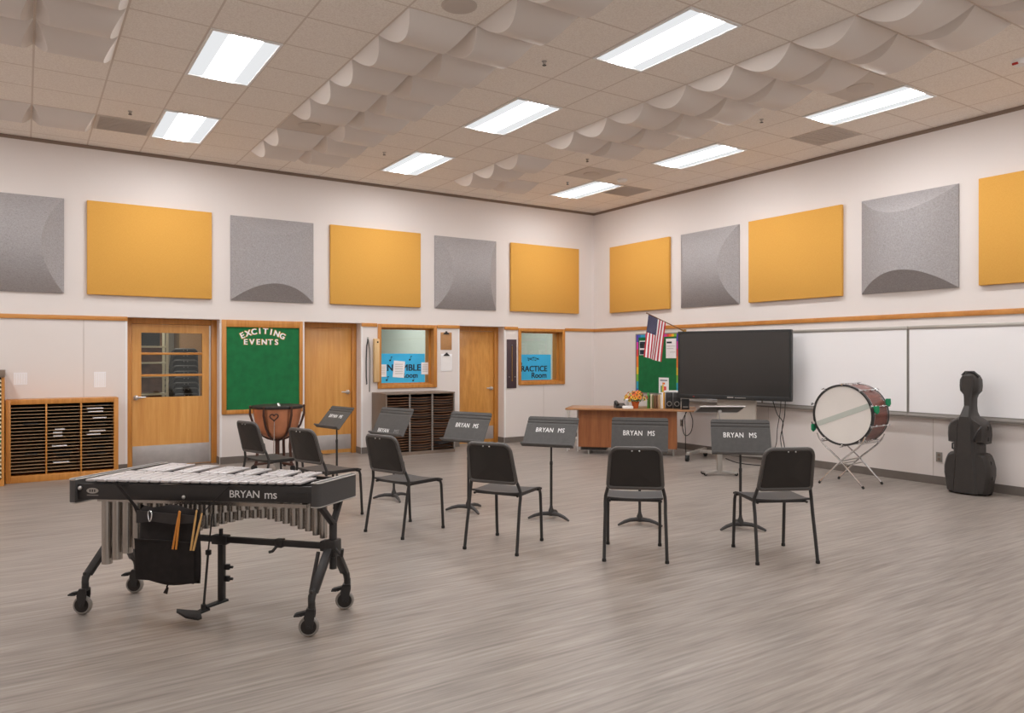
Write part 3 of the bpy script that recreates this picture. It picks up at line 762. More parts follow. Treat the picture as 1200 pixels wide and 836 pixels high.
# ------------------------------------------------------------------ chairs
def make_chair():
    t = thing('band_chair', 'x', 'chair', group='black band chairs in an arc')
    # seat
    n = 10; vs = []; fs = []
    for i_ in range(n+1):
        y = -.185+.425*i_/n; w = .205+.012*i_/n
        for j in range(n+1):
            u = -1+2*j/n; x = u*w
            z = .452+.010*u*u-.018*max(0, (i_-8)/2)**2+.008*max(0, (2-i_)/2)
            vs.append((x, y, z))
    N = (n+1)**2
    vs += [(x, y, z-.014) for x, y, z in vs]
    for i_ in range(n):
        for j in range(n):
            a = i_*(n+1)+j; fs.append((a, a+1, a+n+2, a+n+1)); fs.append((a+N, a+n+1+N, a+n+2+N, a+1+N))
    for j in range(n):
        fs.append((j+1, j, j+N, j+1+N)); q = n*(n+1)+j; fs.append((q, q+1, q+1+N, q+N))
        a = j*(n+1); fs.append((a, a+n+1, a+n+1+N, a+N)); a += n; fs.append((a+n+1, a, a+N, a+n+1+N))
    MB().add(vs, fs).build('seat', 'standd', t, smooth=40)
    # backrest shell
    def bp(u, v, off=0):   # u -1..1, v 0..1
        hw = .203-.022*v
        z = .545+.305*v; y = -.20-.085*v-.03*(1-u*u)+off
        return (u*hw, y, z)
    out = []
    for a in range(41):
        th = a/40*2*PI
    g = MB()
    outl = []
    rc = .07
    for (cu, cv, a0) in ((.72, .80, 0), (-.72, .80, 90), (-.86, .09, 180), (.86, .09, 270)):
        for q in range(7):
            a = R(a0+15*q); big = cv > .5
            outl.append((cu+(1-abs(cu))*math.cos(a), cv+((1-cv) if big else cv)*math.sin(a)))
    rows = 9; vs = []; fs = []
    cu, cv = 0, .45; K = len(outl)
    for off, rr in ((0, None), (-.010, None)):
        for q in range(5):
            s_ = (q+1)/5
            for (u, v) in outl: vs.append(bp(cu+(u-cu)*s_, cv+(v-cv)*s_, off))
        vs.append(bp(cu, cv, off))
    S_ = K*5+1
    for q in range(4):
        for j in range(K):
            a, b_ = q*K+j, q*K+(j+1) % K; c, d = (q+1)*K+(j+1) % K, (q+1)*K+j
            fs.append((a, b_, c, d)); fs.append((a+S_, d+S_, c+S_, b_+S_))
    for j in range(K):
        fs.append((S_-1, (j+1) % K, j)); fs.append((2*S_-1, j+S_, (j+1) % K+S_))
        a, b_ = 4*K+j, 4*K+(j+1) % K; fs.append((a, a+S_, b_+S_, b_))
    g.add(vs, fs, 0)
    g.tube([bp(u, v, -.006) for u, v in outl], .015, 8, closed=True, mi=1)
    g.build('backrest', ['black', 'rim'], t, smooth=45)
    for s in (-1, 1):
        g = MB(); p = bp(s*.15, .945, -.018); g.ball(p, .006, 5); g.build('rivet', 'steel', t)
    g = MB()
    # under-seat rails
    g.tube([(-.19, -.17, .437), (-.19, .2, .437)], .010, 8); g.tube([(.19, -.17, .437), (.19, .2, .437)], .010, 8)
    g.tube([(-.2, .17, .437), (.2, .17, .437)], .010, 8); g.tube([(-.2, -.13, .437), (.2, -.13, .437)], .010, 8)
    g.build('seat_rail', 'blackm', t)
    for s in (-1, 1):
        path = [(s*.230, -.258, .008), (s*.226, -.225, .2), (s*.222, -.195, .36), (s*.223, -.180, .43), (s*.220, -.178, .475), (s*.206, -.192, .53), (s*.193, -.206, .575), (s*.188, -.216, .64)]
        MB().tube(path, .0125, 10).build('leg', 'blackm', t)
        path = [(s*.207, .258, .008), (s*.207, .246, .22), (s*.205, .236, .39), (s*.203, .226, .425), (s*.198, .19, .437)]
        MB().tube(path, .0125, 10).build('leg', 'blackm', t)
        for y, x in ((-.258, .230), (.258, .207)):
            MB().lathe([(.015, 0), (.016, .006), (.0145, .022)], 10, (s*x, y, 0)).build('foot_cap', 'rubber', t)
    return t
CH = make_chair()
chairs = ((-6.316, -5.104, -71, 'black band chair just right of the vibraphone, angled rightward'),
          (-5.864, -6.021, -59.5, 'black band chair in front of the third music stand from left'),
          (-5.166, -6.786, -41, 'black band chair seen from directly behind, centre of the arc'),
          (-4.310, -7.398, -28, 'black band chair at the right end of the arc'),
          (-6.700, -4.165, -71, 'black band chair behind right end of vibraphone, facing wooden door stand'),
          (-6.93, -3.12, -73, 'black band chair farthest left, in front of the copper timpani'))
for n_, (x, y, a, lb) in enumerate(chairs):
    o = CH if n_ == 0 else copy_tree(CH)
    o.location = (x, y, 0); o.rotation_euler = (0, 0, R(a)); o['label'] = lb
for q in range(10):
    o = copy_tree(CH); o.location = (-7.02, 1.75+.012*q, .088*q); o.rotation_euler = (0, 0, R(4)); o['group'] = 'stacked chairs in the storage room'
    for ch in o.children:
        if ch.name.startswith(('leg', 'seat_rail')): ch.material_slots[0].link = 'OBJECT'; ch.material_slots[0].material = M['chrome']
    o['label'] = 'black chair stacked behind the glazed door, %s from the bottom' % ORD[q]

# ------------------------------------------------------------------ music stands
def make_stand():
    t = thing('music_stand', 'x', 'music stand', group='dark music stands lettered BRYAN MS')
    prof = [(-.052, -.150), (-.050, -.1625), (0, -.1625), (0, .080), (.005, .086), (.005, .096), (0, .102), (0, .116), (.005, .121), (.005, .127), (0, .132), (0, .150), (.001, .1625)]
    hw = [.254]*11+[.252, .238]
    g = MB(); vs = []; fs = []; K = len(prof)
    for off in (0, .004):
        for (y, z), w in zip(prof, hw): vs += [(-w, y+off*(1 if z > -.16 or y > -.04 else 0), z+(off if y < -.001 else 0)), (w, y+off, z+(off if y < -.001 else 0))]
    S_ = 2*K
    for q in range(K-1):
        a = 2*q; fs += [(a, a+1, a+3, a+2), (a+S_, a+2+S_, a+3+S_, a+1+S_), (a, a+2, a+2+S_, a+S_), (a+1, a+1+S_, a+3+S_, a+3)]
    fs += [(0, S_, S_+1, 1), (2*K-2, 2*K-1, 2*K-1+S_, 2*K-2+S_)]
    g.add(vs, fs)
    d = g.build('desk', 'standm', t, (0, 0, .815), smooth=20)
    NX = Matrix.Diagonal((.80, 1, 1, 1))
    MB().text('BRYAN', .066, tface(-.062, .014, -.0012) @ NX, 0, .013, .0008, 1.08).build('lettering', 'lettering', d, smooth=0)
    MB().text('MS', .066, tface(.103, .014, -.0012) @ NX, 0, .013, .0008, 1.08).build('lettering', 'lettering', d, smooth=0)
    g = MB(); g.box((0, .02, -.02), (.09, .03, .06), .006); g.cyl((-.035, .03, -.02), (.035, .03, -.02), .016); g.build('pivot', 'blackm', d)
    g = MB(); g.cyl((0, .02, .05), (0, .02, .52), .0125, n=14); g.cyl((0, .02, .5), (0, .02, .80), .0095, n=12); g.lathe([(.0125, 0), (.0145, .005), (.0145, .03), (.0095, .04)], 14, (0, .02, .50)); g.build('pole', 'blackm', t)
    g = MB()
    for a in (95, 215, 335):
        c, s = math.cos(R(a)), math.sin(R(a))
        g.tube([(0, .02, .040), (c*.04, .02+s*.04, .046), (c*.10, .02+s*.10, .046), (c*.16, .02+s*.16, .034), (c*.205, .02+s*.205, .018), (c*.225, .02+s*.225, .010)], [.020, .020, .018, .016, .012, .009], 8)
    g.lathe([(.024, .025), (.030, .05), (.026, .075), (.016, .10), (.0135, .12)], 16, (0, .02, 0)); g.build('tripod_base', 'standd', t)
    return t
ST = make_stand()
stands = ((-6.015, -2.50, -78.7, 41, .801, 'music stand in front of the middle wooden door, farthest from camera'),
          (-5.833, -3.741, -72.4, 29, .832, 'music stand with worn lettering in front of the dark folder rack'),
          (-5.464, -4.697, -68.4, 28.3, .83, 'music stand in front of the third wooden door'),
          (-4.971, -5.416, -55.5, 35, .817, 'music stand just left of the walnut desk'),
          (-4.444, -6.063, -46.2, 18.8, .813, 'music stand in front of the walnut desk'),
          (-3.82, -6.686, -42.6, 23.5, .814, 'music stand below the big television, right end of the arc'))
for n_, (x, y, a, tilt, zc, lb) in enumerate(stands):
    o = ST if n_ == 0 else copy_tree(ST)
    o.location = (x, y, 0); o.rotation_euler = (0, 0, R(a)); o['label'] = lb
    d = [c for c in o.children if c.name.startswith('desk')][0]
    d.location = (0, .0, zc); d.rotation_euler = (-R(tilt), 0, 0)
    if n_ == 1:
        for c in [c for c in d.children if c.name.startswith('lettering')]: bpy.data.objects.remove(c)
        NX = Matrix.Diagonal((.85, 1, 1, 1))
        me = MB(); me.text('BRYAN', .062, tface(-.085, -.11, -.0012) @ NX, 0, .013, .0008, 1.06); m2 = MB(); m2.text('MS', .062, tface(.12, -.11, -.0012), 0, .0, .0008, 1.06)
        me.build('lettering', 'lettering', d, smooth=0); q = m2.build('lettering', 'faded', d, smooth=0); q['label'] = 'almost worn-off stencilled lettering'

# ------------------------------------------------------------------ vibraphone
VA = math.atan2(-.730, .683)
VX, VY = -8.832, -6.023
t = VB = thing('vibraphone', 'large silver-barred vibraphone on a black wheeled frame, lettered BRYAN MS', 'vibraphone', (VX, VY, 0), VA)
def lerp(a, b_, k): return a+(b_-a)*k
ZB, ZT = .687, .82
# end blocks: plan polygons, rounded front corner
def block(p0, p1, th, out, name):
    d = Vector((p1[0]-p0[0], p1[1]-p0[1], 0)).normalized(); nrm = Vector((d.y, -d.x, 0))*out
    def P(s_, o_): q = Vector((p0[0], p0[1], 0))+d*s_+nrm*o_; return (q.x, q.y)
    L = (Vector(p1)-Vector(p0)).length; r = th*.55
    out2 = [P(0, 0), P(L, 0), P(L, th-r)]+[P(L-r+r*math.cos(a), th-r+r*math.sin(a)) for a in (R(30), R(60))]+[P(L-r, th), P(r, th)]+[P(r-r*math.cos(a), th-r+r*math.sin(a)) for a in (R(60), R(30))]+[P(0, th-r)]
    MB().prism(out2, ZB, ZT, lambda a, b_, z: (a, b_, z)).build(name, 'vibeend', t, smooth=40)
    g = MB()
    for z in (ZT, ZB): g.tube([(a, b_, z) for a, b_ in out2], .0035, 6, closed=True)
    g.build('edge_band', 'alu', t)
block((.085, -.146), (.118, .585), .058, -1, 'end_block')
block((1.452, .068), (1.50, .455), .05, 1, 'end_block')
# rails
g = MB(); g.beam((.085, -.112, .751), (1.452, .082, .757), .03, .088, .003); g.build('front_rail', 'vibeblk', t)
g = MB(); g.beam((.118, .545, .751), (1.49, .43, .753), .028, .085, .003); g.build('rear_rail', 'vibeblk', t)
for a, b_ in (((.1, .02), (1.46, .13)), ((.1, .19), (1.46, .225)), ((.105, .27), (1.47, .275)), ((.11, .47), (1.48, .385))):
    MB().beam((*a, .792), (*b_, .796), .018, .018).build('support_rail', 'blackm', t)
def rail_T(u, z, off=.0165):
    k = (u-.085)/1.367; ang = math.atan2(.194, 1.367)
    return Matrix.Translation((u, lerp(-.112, .082, k)-off, z)) @ Matrix.Rotation(ang, 4, 'Z') @ Matrix.Rotation(R(90), 4, 'X')
MB().text('BRYAN', .058, rail_T(1.072, .752), 0, .006, .0008, .95).build('lettering', 'chalk', t, smooth=0)
MB().text('ms', .068, rail_T(1.222, .752), 0, .006, .0008, .95).build('lettering', 'chalk', t, smooth=0)
g = MB(); T = rail_T(.178, .758, .017)
g.add([(.036*math.cos(2*PI*q/20)*(1), .016*math.sin(2*PI*q/20), z) for z in (0, .002) for q in range(20)], [tuple(range(20)), tuple(range(20, 40))]+[(q, (q+1) % 20, 20+(q+1) % 20, 20+q) for q in range(20)], 0, T)
g.text('M1', .018, T @ Matrix.Translation((0, 0, .0022)), 1, .01, .0006) if False else None
for q in (-1, 0, 1): g.add([(q*.014-.004, -.007, .0026), (q*.014+.004, -.007, .0026), (q*.014+.004, .007, .0026), (q*.014-.004, .007, .0026)], [(0, 1, 2, 3)], 1, T)
g.build('maker_badge', ['alu', 'vibeblk'], t)
g = MB(); g.add([(x, y, 0) for x, y in ((-.035, -.003), (.035, -.003), (.035, .003), (-.035, .003))], [(0, 1, 2, 3)], 0, rail_T(.178, .732, .0172)); g.build('badge_line', 'trayg', t)
g = MB(); p = rail_T(.718, .731).translation; g.ball(p, .011, 6); g.build('rail_knob', 'steel', t)
g = MB(); p = rail_T(.105, .772, .02).translation; g.ball(p, .012, 6); g.build('rail_knob', 'steel', t)
g = MB(); g.add([(x, y, z) for z in (0, .002) for x, y in ((-.06, -.014), (.06, -.014), (.06, .014), (-.06, .014))], [(0, 1, 2, 3), (4, 5, 6, 7), (0, 1, 5, 4), (1, 2, 6, 5), (2, 3, 7, 6), (3, 0, 4, 7)], 0, rail_T(1.375, .752)); g.build('rail_slot', 'blackm', t)
# bars
NB = 22; u0, u1 = .135, 1.40
ws = [lerp(.068, .05, q/(NB-1)) for q in range(NB)]; sc_ = (u1-u0)/sum(ws); edges = [u0]
for w in ws: edges.append(edges[-1]+w*sc_)
def vib_bar(u, v0, v1, w):
    g = MB(); ang = math.atan2(.10, 1.367)*(0)
    g.box((u, (v0+v1)/2, .818), (w, v1-v0, .013), .0035)
    for f in (.2, .8):
        v = lerp(v0, v1, f)
        g.disc((u, v, .8246), (0, 0, 1), .0045, .0012, 8, 1)
    g.build('bar', ['bar', 'blackm'], t)
for q in range(NB):
    u = (edges[q]+edges[q+1])/2; k = q/(NB-1); w = edges[q+1]-edges[q]-.010
    vib_bar(u, lerp(-.128, .052, k), lerp(.215, .235, k), w)
acc = [n_ for n_ in range(21) if (n_ % 7) in (0, 1, 2, 4, 5)]
for q in acc:
    u = edges[q+1]; k = q/(NB-1); w = (edges[q+1]-edges[q])-.008
    vib_bar(u, lerp(.235, .255, k), lerp(.56, .425, k), w)
# resonators
def tube_open(u, v, r, zb):
    g = MB(); n = 16
    g.lathe([(r-.002, .69), (r, .69), (r, zb), (r-.002, zb), (r-.002, zb+.02), (.001, zb+.02)], n, (u, v, 0)); g.build('resonator_tube', 'tube', t)
zfront = [.30, .33, .37, .40, .44, .50, .54, .565, .585, .60, .612, .622, .632, .638, .645, .65, .655, .66, .663, .666, .668, .67]
for q in range(NB):
    u = (edges[q]+edges[q+1])/2; k = q/(NB-1)
    tube_open(u-.028*(1-k), lerp(.035, .135, k), lerp(.0295, .022, k), zfront[q])
zback = [.36, .37, .38, .40, .42, .44, .46, .475, .495, .51, .525, .54, .545, .548, .545, .535, .525, .515, .50, .49, .47, .455]
for q in range(NB):
    u = edges[q+1]-.01; k = q/(NB-1)
    tube_open(u, lerp(.385, .325, k), lerp(.0285, .022, k), zback[q])
MB().beam((.9, .285, .675), (1.45, .29, .675), .006, .03).build('resonator_rail', 'standd', t)
MB().beam((.1, .005, .682), (1.40, .11, .682), .006, .02).build('resonator_rail', 'tube', t)
# end frames, legs, casters
def caster(u, v, ang):
    c = empty('caster', (u, v, 0), ang); c.parent = t
    g = MB()
    for s in (-1, 1): g.prism([(-.012, .05), (.022, .045), (.034, .115), (.034, .15), (-.012, .15), (-.024, .11)], s*.019, s*.024, lambda a, b_, d: (a, d, b_))
    g.bx(-.012, .034, -.024, .024, .14, .155, .003); g.lathe([(.02, .155), (.02, .185), (.014, .19)], 14, (.015, 0, 0)); g.cyl((0, -.026, .055), (0, .026, .055), .009)
    g.build('fork', 'blackm', c)
    g = MB(); g.cyl((0, -.014, .055), (0, .014, .055), .042, n=24); g.build('hub', 'black', c)
    prof = [(.055*math.cos(0), 0)]
    g = MB(); g.tube([(.046*math.cos(2*PI*q/24), 0, .055+.046*math.sin(2*PI*q/24)) for q in range(24)], .0095, 8, closed=True); g.tube([(.046*math.cos(2*PI*q/24), -.007, .055+.046*math.sin(2*PI*q/24)) for q in range(24)], .0085, 8, closed=True); g.tube([(.046*math.cos(2*PI*q/24), .007, .055+.046*math.sin(2*PI*q/24)) for q in range(24)], .0085, 8, closed=True)
    g.build('tyre', 'trayg', c)
    g = MB(); g.prism([(-.075, .118), (-.07, .126), (-.01, .14), (.0, .128), (-.04, .112)], -.018, .018, lambda a, b_, d: (a, d, b_)); g.bx(-.078, -.045, -.024, .024, .112, .122, .003); g.build('brake_pedal', 'rubber', c)
    return c
CA = R(-5)
feet = {'fl': (0, 0), 'bl': (.008, .414), 'fr': (1.475, 0), 'br': (1.464, .451)}
for k_ in feet: caster(*feet[k_], math.atan2(.730, .683)*0+R(20 if 'r' in k_ else 12))
HL, HR = (.055, .207, .44), (1.505, .222, .43)
for hub, fa, ba, side in ((HL, 'fl', 'bl', -1), (HR, 'fr', 'br', 1)):
    g = MB(); g.box(hub, (.07, .085, .10), .012); g.cyl((hub[0], hub[1], hub[2]-.12), (hub[0], hub[1], hub[2]+.02), .021); g.box((hub[0]-.04*side, hub[1], hub[2]+.01), (.06, .06, .06), .008); g.build('leg_hub', 'blackm', t)
    MB().cyl((hub[0], hub[1], hub[2]+.03), (hub[0], hub[1], .575), .022, n=14).build('column', 'vibeblk', t)
    for s, (fx, fy) in ((-1, feet[fa]), (1, feet[ba])):
        MB().beam((hub[0]-.01*side, hub[1]+s*.03, hub[2]+.0), (fx+.013, lerp(hub[1], fy, .88), .23), .03, .05, .006, up=(1, 0, 0)).build('leg', 'blackm', t)
        g = MB(); g.tube([(fx+.013, lerp(hub[1], fy, .84), .245), (fx+.014, lerp(hub[1], fy, .97), .215), (fx+.015, fy, .185)], [.02, .021, .019], 12); g.ball((fx+.013, lerp(hub[1], fy, .9)-.02, .24), .011, 5); g.build('leg_sleeve', 'blackm', t)
        yoke = MB(); yoke.beam((hub[0], hub[1], .565), (hub[0]-.015*side, hub[1]+s*.12, .688), .028, .034, .005, up=(1, 0, 0)); yoke.build('yoke_arm', 'vibeblk', t)
MB().beam((HL[0]+.03, HL[1], .44), (HR[0]-.04, HR[1], .437), .03, .034, .003).build('crossbar', 'blackm', t)
g = MB(); g.box((1.17, .215, .438), (.05, .045, .05), .006); g.tube([(1.17, .19, .43), (1.15, .17, .40), (1.13, .165, .395)], .009, 8); g.build('crossbar_clamp', 'blackm', t)
g = MB(); g.tube([(1.52, .20, .44), (1.58, .16, .41), (1.60, .14, .41), (1.61, .13, .45)], .009, 8); g.build('height_crank', 'blackm', t)
MB().beam((1.43, .19, .41), (1.43, .10, .20), .018, .018, .003, up=(1, 0, 0)).build('brace', 'vibeblk', t)
g = MB(); g.beam((.78, .222, .43), (.78, .222, .075), .035, .035, .004, up=(1, 0, 0)); g.build('pedal_post', 'blackm', t)
g = MB(); g.box((.78, .215, .437), (.10, .05, .055), .006); g.cyl((.78, .215, .46), (.78, .215, .50), .012); g.build('post_clamp', 'blackm', t)
g = MB()
for z in (.20, .27): g.box((.81, .235, z), (.03, .02, .035), .004); g.cyl((.82, .235, z), (.845, .235, z), .008)
g.build('post_catch', 'blackm', t)
g = MB(); g.beam((.80, .245, .072), (.745, .12, .062), .04, .014, .004); g.prism([(.745-.02, .13), (.775, .12), (.755, .06), (.80, .01), (.79, -.012), (.70, .0), (.60, .052), (.585, .075), (.66, .075), (.72, .08)], .045, .057, lambda a, b_, z: (a, b_, z-.1*max(0, .1-b_)*1.2)); g.build('damper_pedal', 'rubber', t)
g = MB(); g.cyl((.745, .10, .06), (.77, .11, .40), .007, n=8); g.cyl((.77, .11, .40), (.80, .12, .69), .0045, n=8); g.box((.77, .11, .385), (.03, .02, .03), .004); g.cyl((.742, .10, .055), (.745, .1, .085), .014, n=10); g.build('damper_rod', 'blackm', t)
MB().box((.19, .07, .37), (.045, .03, .04), .004).build('resonator_foot', 'rubber', t)

# mallet bag and sticks hang on the vibraphone's front
BL = Matrix.Translation((VX, VY, 0)) @ Matrix.Rotation(VA, 4, 'Z')
bagp = BL @ Vector((.695, -.125, .27))
bt = thing('mallet_bag', 'black nylon mallet bag hanging on the front of the vibraphone', 'bag', bagp, VA)
n = 14; vs = []; fs = []
W_, H_ = .39, .425
def bagsurf(i_, j, side):
    u = i_/n-.5; v = j/n
    edge = (1-(2*abs(u))**14)*(1-abs(2*v-1)**8)
    x = u*(W_+.01*math.sin(v*5)); z = H_*v-.012*(1-v)*math.cos(u*6)+.01*v*math.sin(u*9+1)
    y = side*(.022+.008*math.sin(u*11+v*7)*(v > .4)+(.010 if (v < .6 and side < 0) else 0))*max(0, edge)**.5
    return (x, y, z)
for side in (-1, 1):
    for j in range(n+1):
        for i_ in range(n+1): vs.append(bagsurf(i_, j, side))
S_ = (n+1)**2
for j in range(n):
    for i_ in range(n):
        a = j*(n+1)+i_; fs.append((a, a+1, a+n+2, a+n+1)); fs.append((a+S_, a+n+1+S_, a+n+2+S_, a+1+S_))
g = MB().add(vs, fs); g.build('bag_body', 'nylon', bt, smooth=60)
g = MB(); n2 = 16; vs = []
for side in (0, 1):
    for k in range(n2+1):
        u = k/n2-.5; vs += [(u*.37, -.040-.002*side, .02), (u*.375, -.043-.004*math.sin(u*9)-.002*side, .245)]
fs = [(2*k+o_, 2*k+2+o_, 2*k+3+o_, 2*k+1+o_) for k in range(n2) for o_ in (0, 2*(n2+1))]
g.add(vs, fs); g.tube([(-.19+.38*k/10, -.045-.004*math.sin(k), .245) for k in range(11)], .004, 6); g.build('front_pocket', 'nylon', bt)
g = MB(); g.add([(x, y, z) for y in (-.034, -.038) for x, z in ((-.185, .40), (.185, .39), (.185, .35), (.05, .335), (-.08, .345), (-.185, .33))], [tuple(range(6)), tuple(range(6, 12))]+[(k, (k+1) % 6, 6+(k+1) % 6, 6+k) for k in range(6)]); g.build('bag_flap', 'nylon_sheen', bt)
Li = bt.matrix_basis.inverted() if False else (Matrix.Translation(bagp) @ Matrix.Rotation(VA, 4, 'Z')).inverted() @ BL
def bl(u, v, z): return Li @ Vector((u, v, z))
for top, bot in (((.337, -.11, .80), (.505, -.13, .66)), ((.995, -.01, .80), (.89, -.12, .66)), ((.46, -.12, .69), (.515, -.13, .60))):
    MB().beam(bl(*top), bl(*bot), .004, .016, up=(1, 0, 1)).build('strap', 'nylon', bt)
g = MB(); c0 = Vector((-.09, -.046, .375)); g.tube([c0+Vector((.016*math.cos(a)*(.7+.3*math.sin(a)), 0, .03*math.sin(a))) for a in [2*PI*k/16 for k in range(16)]], .0035, 6, closed=True); g.build('carabiner', 'chrome', bt)
g = MB(); g.beam((-.005, -.0, .0), (-.02, -.0, -.025), .004, .008); g.prism([(-.018, -.022), (-.008, -.026), (-.016, -.062), (-.04, -.056)], -.003, .003, lambda a, b_, d: (a, d, b_)); g.build('zip_tag', 'nylon', bt)
def stick(ua, za, ub, zb, m, tip, label):
    p0 = BL @ Vector((ua, -.176, za)); p1 = BL @ Vector((ub, -.176, zb)); 
    d = p1-p0
    o = MB().tube([(0, 0, 0), d*.75, d*.92, d*.97, d], [.0058, .0056, .004, .005, .003], 8).build('drumstick', m, None, p0)
    tag(o, label, 'drumstick', 'drumsticks tucked into the black mallet bag')
stick(.755, .475, .797, .685, 'orange_stick', 0, 'orange drumstick in the mallet bag, outer left one of the orange pair')
stick(.776, .475, .801, .683, 'orange_stick', 0, 'orange drumstick in the mallet bag, right one of the orange pair')
stick(.868, .475, .905, .695, 'stick', 0, 'pale drumstick at right edge of bag, more upright one')
stick(.884, .475, .938, .680, 'stick', 0, 'pale drumstick at right edge of bag, more slanted one')

# ------------------------------------------------------------------ timpani
t = thing('timpani', 'copper timpani with black head cover in front of the green board', 'drum', (-6.25, -.90, 0))
r = .318; prof = [(.02, .42), (.10, .425), (.18, .46), (.245, .53), (.285, .62), (.305, .72), (r, .83), (r-.006, .832)]
MB().lathe(prof, 40).build('copper_bowl', 'copper', t)
MB().lathe([(r+.012, .828), (r+.016, .835), (r+.016, .858), (r+.006, .868), (r-.03, .872), (.001, .874)], 40).build('head_cover', 'black', t)
MB().beam((-.06, -.3, .8755), (.09, .28, .8755), .03, .003).build('cover_strip', 'paper', t)
for k in range(6):
    a = R(30+60*k+15); c, s = math.cos(a), math.sin(a)
    g = MB(); g.tube([(c*(r+.03), s*(r+.03), .86), (c*(r+.032), s*(r+.032), .75), (c*.30, s*.30, .60), (c*.22, s*.22, .48), (c*.12, s*.12, .42), (c*.05, s*.05, .40)], [.013, .016, .016, .015, .014, .012], 8)
    g.ball((c*(r+.03), s*(r+.03), .855), .018, 6); g.build('strut', 'brown', t)
MB().cyl((0, 0, .10), (0, 0, .43), .03).build('centre_column', 'brown', t)
for k in range(3):
    a = R(-90+120*k+25); c, s = math.cos(a), math.sin(a)
    MB().tube([(c*.26, s*.26, .52), (c*.25, s*.25, .32), (c*.27, s*.27, .12), (c*.29, s*.29, .07)], [.018, .02, .02, .02], 8).build('leg', 'brown', t)
    MB().beam((0, 0, .10), (c*.3, s*.3, .085), .05, .03, .005).build('base_arm', 'brown', t)
    g = MB(); g.cyl((c*.30-s*.012, s*.30+c*.012, .04), (c*.30+s*.012, s*.30-c*.012, .04), .04, n=18); g.build('wheel', 'rubber', t)
g = MB(); g.tube([(-.14+.055*(16*math.sin(a)**3)/16, -r-.03, .735+.05*(13*math.cos(a)-5*math.cos(2*a)-2*math.cos(3*a)-math.cos(4*a))/16) for a in [2*PI*k/20 for k in range(20)]], .009, 6, closed=True); g.build('tuning_gauge', 'brown', t)
MB().beam((-.02, -.05, .10), (-.06, -.33, .045), .09, .02, .005).build('foot_pedal', 'steel', t)
MB().cyl((-.12, -.25, .08), (-.125, -.3, .70), .006, n=8).build('pedal_rod', 'chrome', t)

# ------------------------------------------------------------------ desk and what stands on it
DL, DR = Vector((-2.056, -1.802, 0)), Vector((-.675, -3.23, 0))
dd = (DR-DL); DW = dd.length; DA = math.atan2(dd.y, dd.x)
t = thing('teacher_desk', 'walnut teacher desk standing diagonally in the room corner', 'desk', DL, DA)
MB().bx(0, DW, 0, .76, .695, .722, .003).build('desk_top', 'tan', t)
MB().bx(.19, DW-.285, .14, .162, .11, .694).build('modesty_panel', 'walnutv', t)
for x0, x1 in ((.19, .215), (DW-.31, DW-.285)): MB().bx(x0, x1, .163, .70, .11, .694).build('side_panel', 'walnutv', t)
MB().bx(.225, .62, .18, .70, .06, .60).build('drawer_pedestal', 'black', t)
MB().bx(DW-.70, DW-.315, .18, .70, .11, .60).build('drawer_pedestal', 'walnutv', t)
for x in (.34, DW-.34):
    for y in (.2, .62): MB().cyl((x, y, 0), (x, y, .115), .016, .02).build('leg', 'alu', t)
DM = Matrix.Translation(DL) @ Matrix.Rotation(DA, 4, 'Z'); ZD = .7225
def on_desk(name, label, cat, x, y, rz=0, group=None): return thing(name, label, cat, DM @ Vector((x, y, ZD)), DA+rz, group)
# flower pot
t = on_desk('flower_pot', 'terracotta pot of orange and yellow flowers on the walnut desk', 'potted flowers', 1.07, .2)
MB().lathe([(.042, 0), (.056, .085), (.062, .085), (.064, .105), (.052, .105), (.05, .09)], 24).build('pot', 'terracotta', t)
g = MB()
for k in range(170):
    a = random.uniform(0, 2*PI); el = random.uniform(.05, 1.3); rr = random.uniform(.05, .16)
    p = Vector((math.cos(a)*math.cos(el)*rr*1.15, math.sin(a)*math.cos(el)*rr, .10+math.sin(el)*rr*.9))
    d = Vector((random.uniform(-1, 1), random.uniform(-1, 1), random.uniform(-.3, 1))).normalized(); e = d.orthogonal().normalized(); L = .035
    g.add([p-e*.011, p+d*L*.5+e*.003-e*.014, p+d*L, p+d*L*.5+e*.014], [(0, 1, 2, 3)])
g.build('foliage', 'leaf', t, smooth=0)
for k in range(40):
    a = random.uniform(0, 2*PI); el = random.uniform(.15, 1.45); rr = random.uniform(.115, .165)
    p = Vector((math.cos(a)*math.cos(el)*rr*1.25, math.sin(a)*math.cos(el)*rr, .11+math.sin(el)*rr))
    nrm = Vector((p.x, p.y-.05, p.z-.1)).normalized(); e = nrm.orthogonal().normalized(); f2 = nrm.cross(e); g = MB(); rp = random.uniform(.030, .043)
    for q in range(7):
        b0 = 2*PI*q/7; d = e*math.cos(b0)+f2*math.sin(b0); s2 = nrm.cross(d)
        g.add([p, p+d*rp*.6+s2*rp*.38+nrm*.006, p+d*rp+nrm*.002, p+d*rp*.6-s2*rp*.38+nrm*.006], [(0, 1, 2, 3)], 0)
    g.ball(p+nrm*.004, rp*.3, 5, 1)
    g.build('flower', [('petal_o', 'petal_y', 'petal_o', 'petal_r', 'petal_y')[k % 5], 'f_brown'], t, smooth=0)
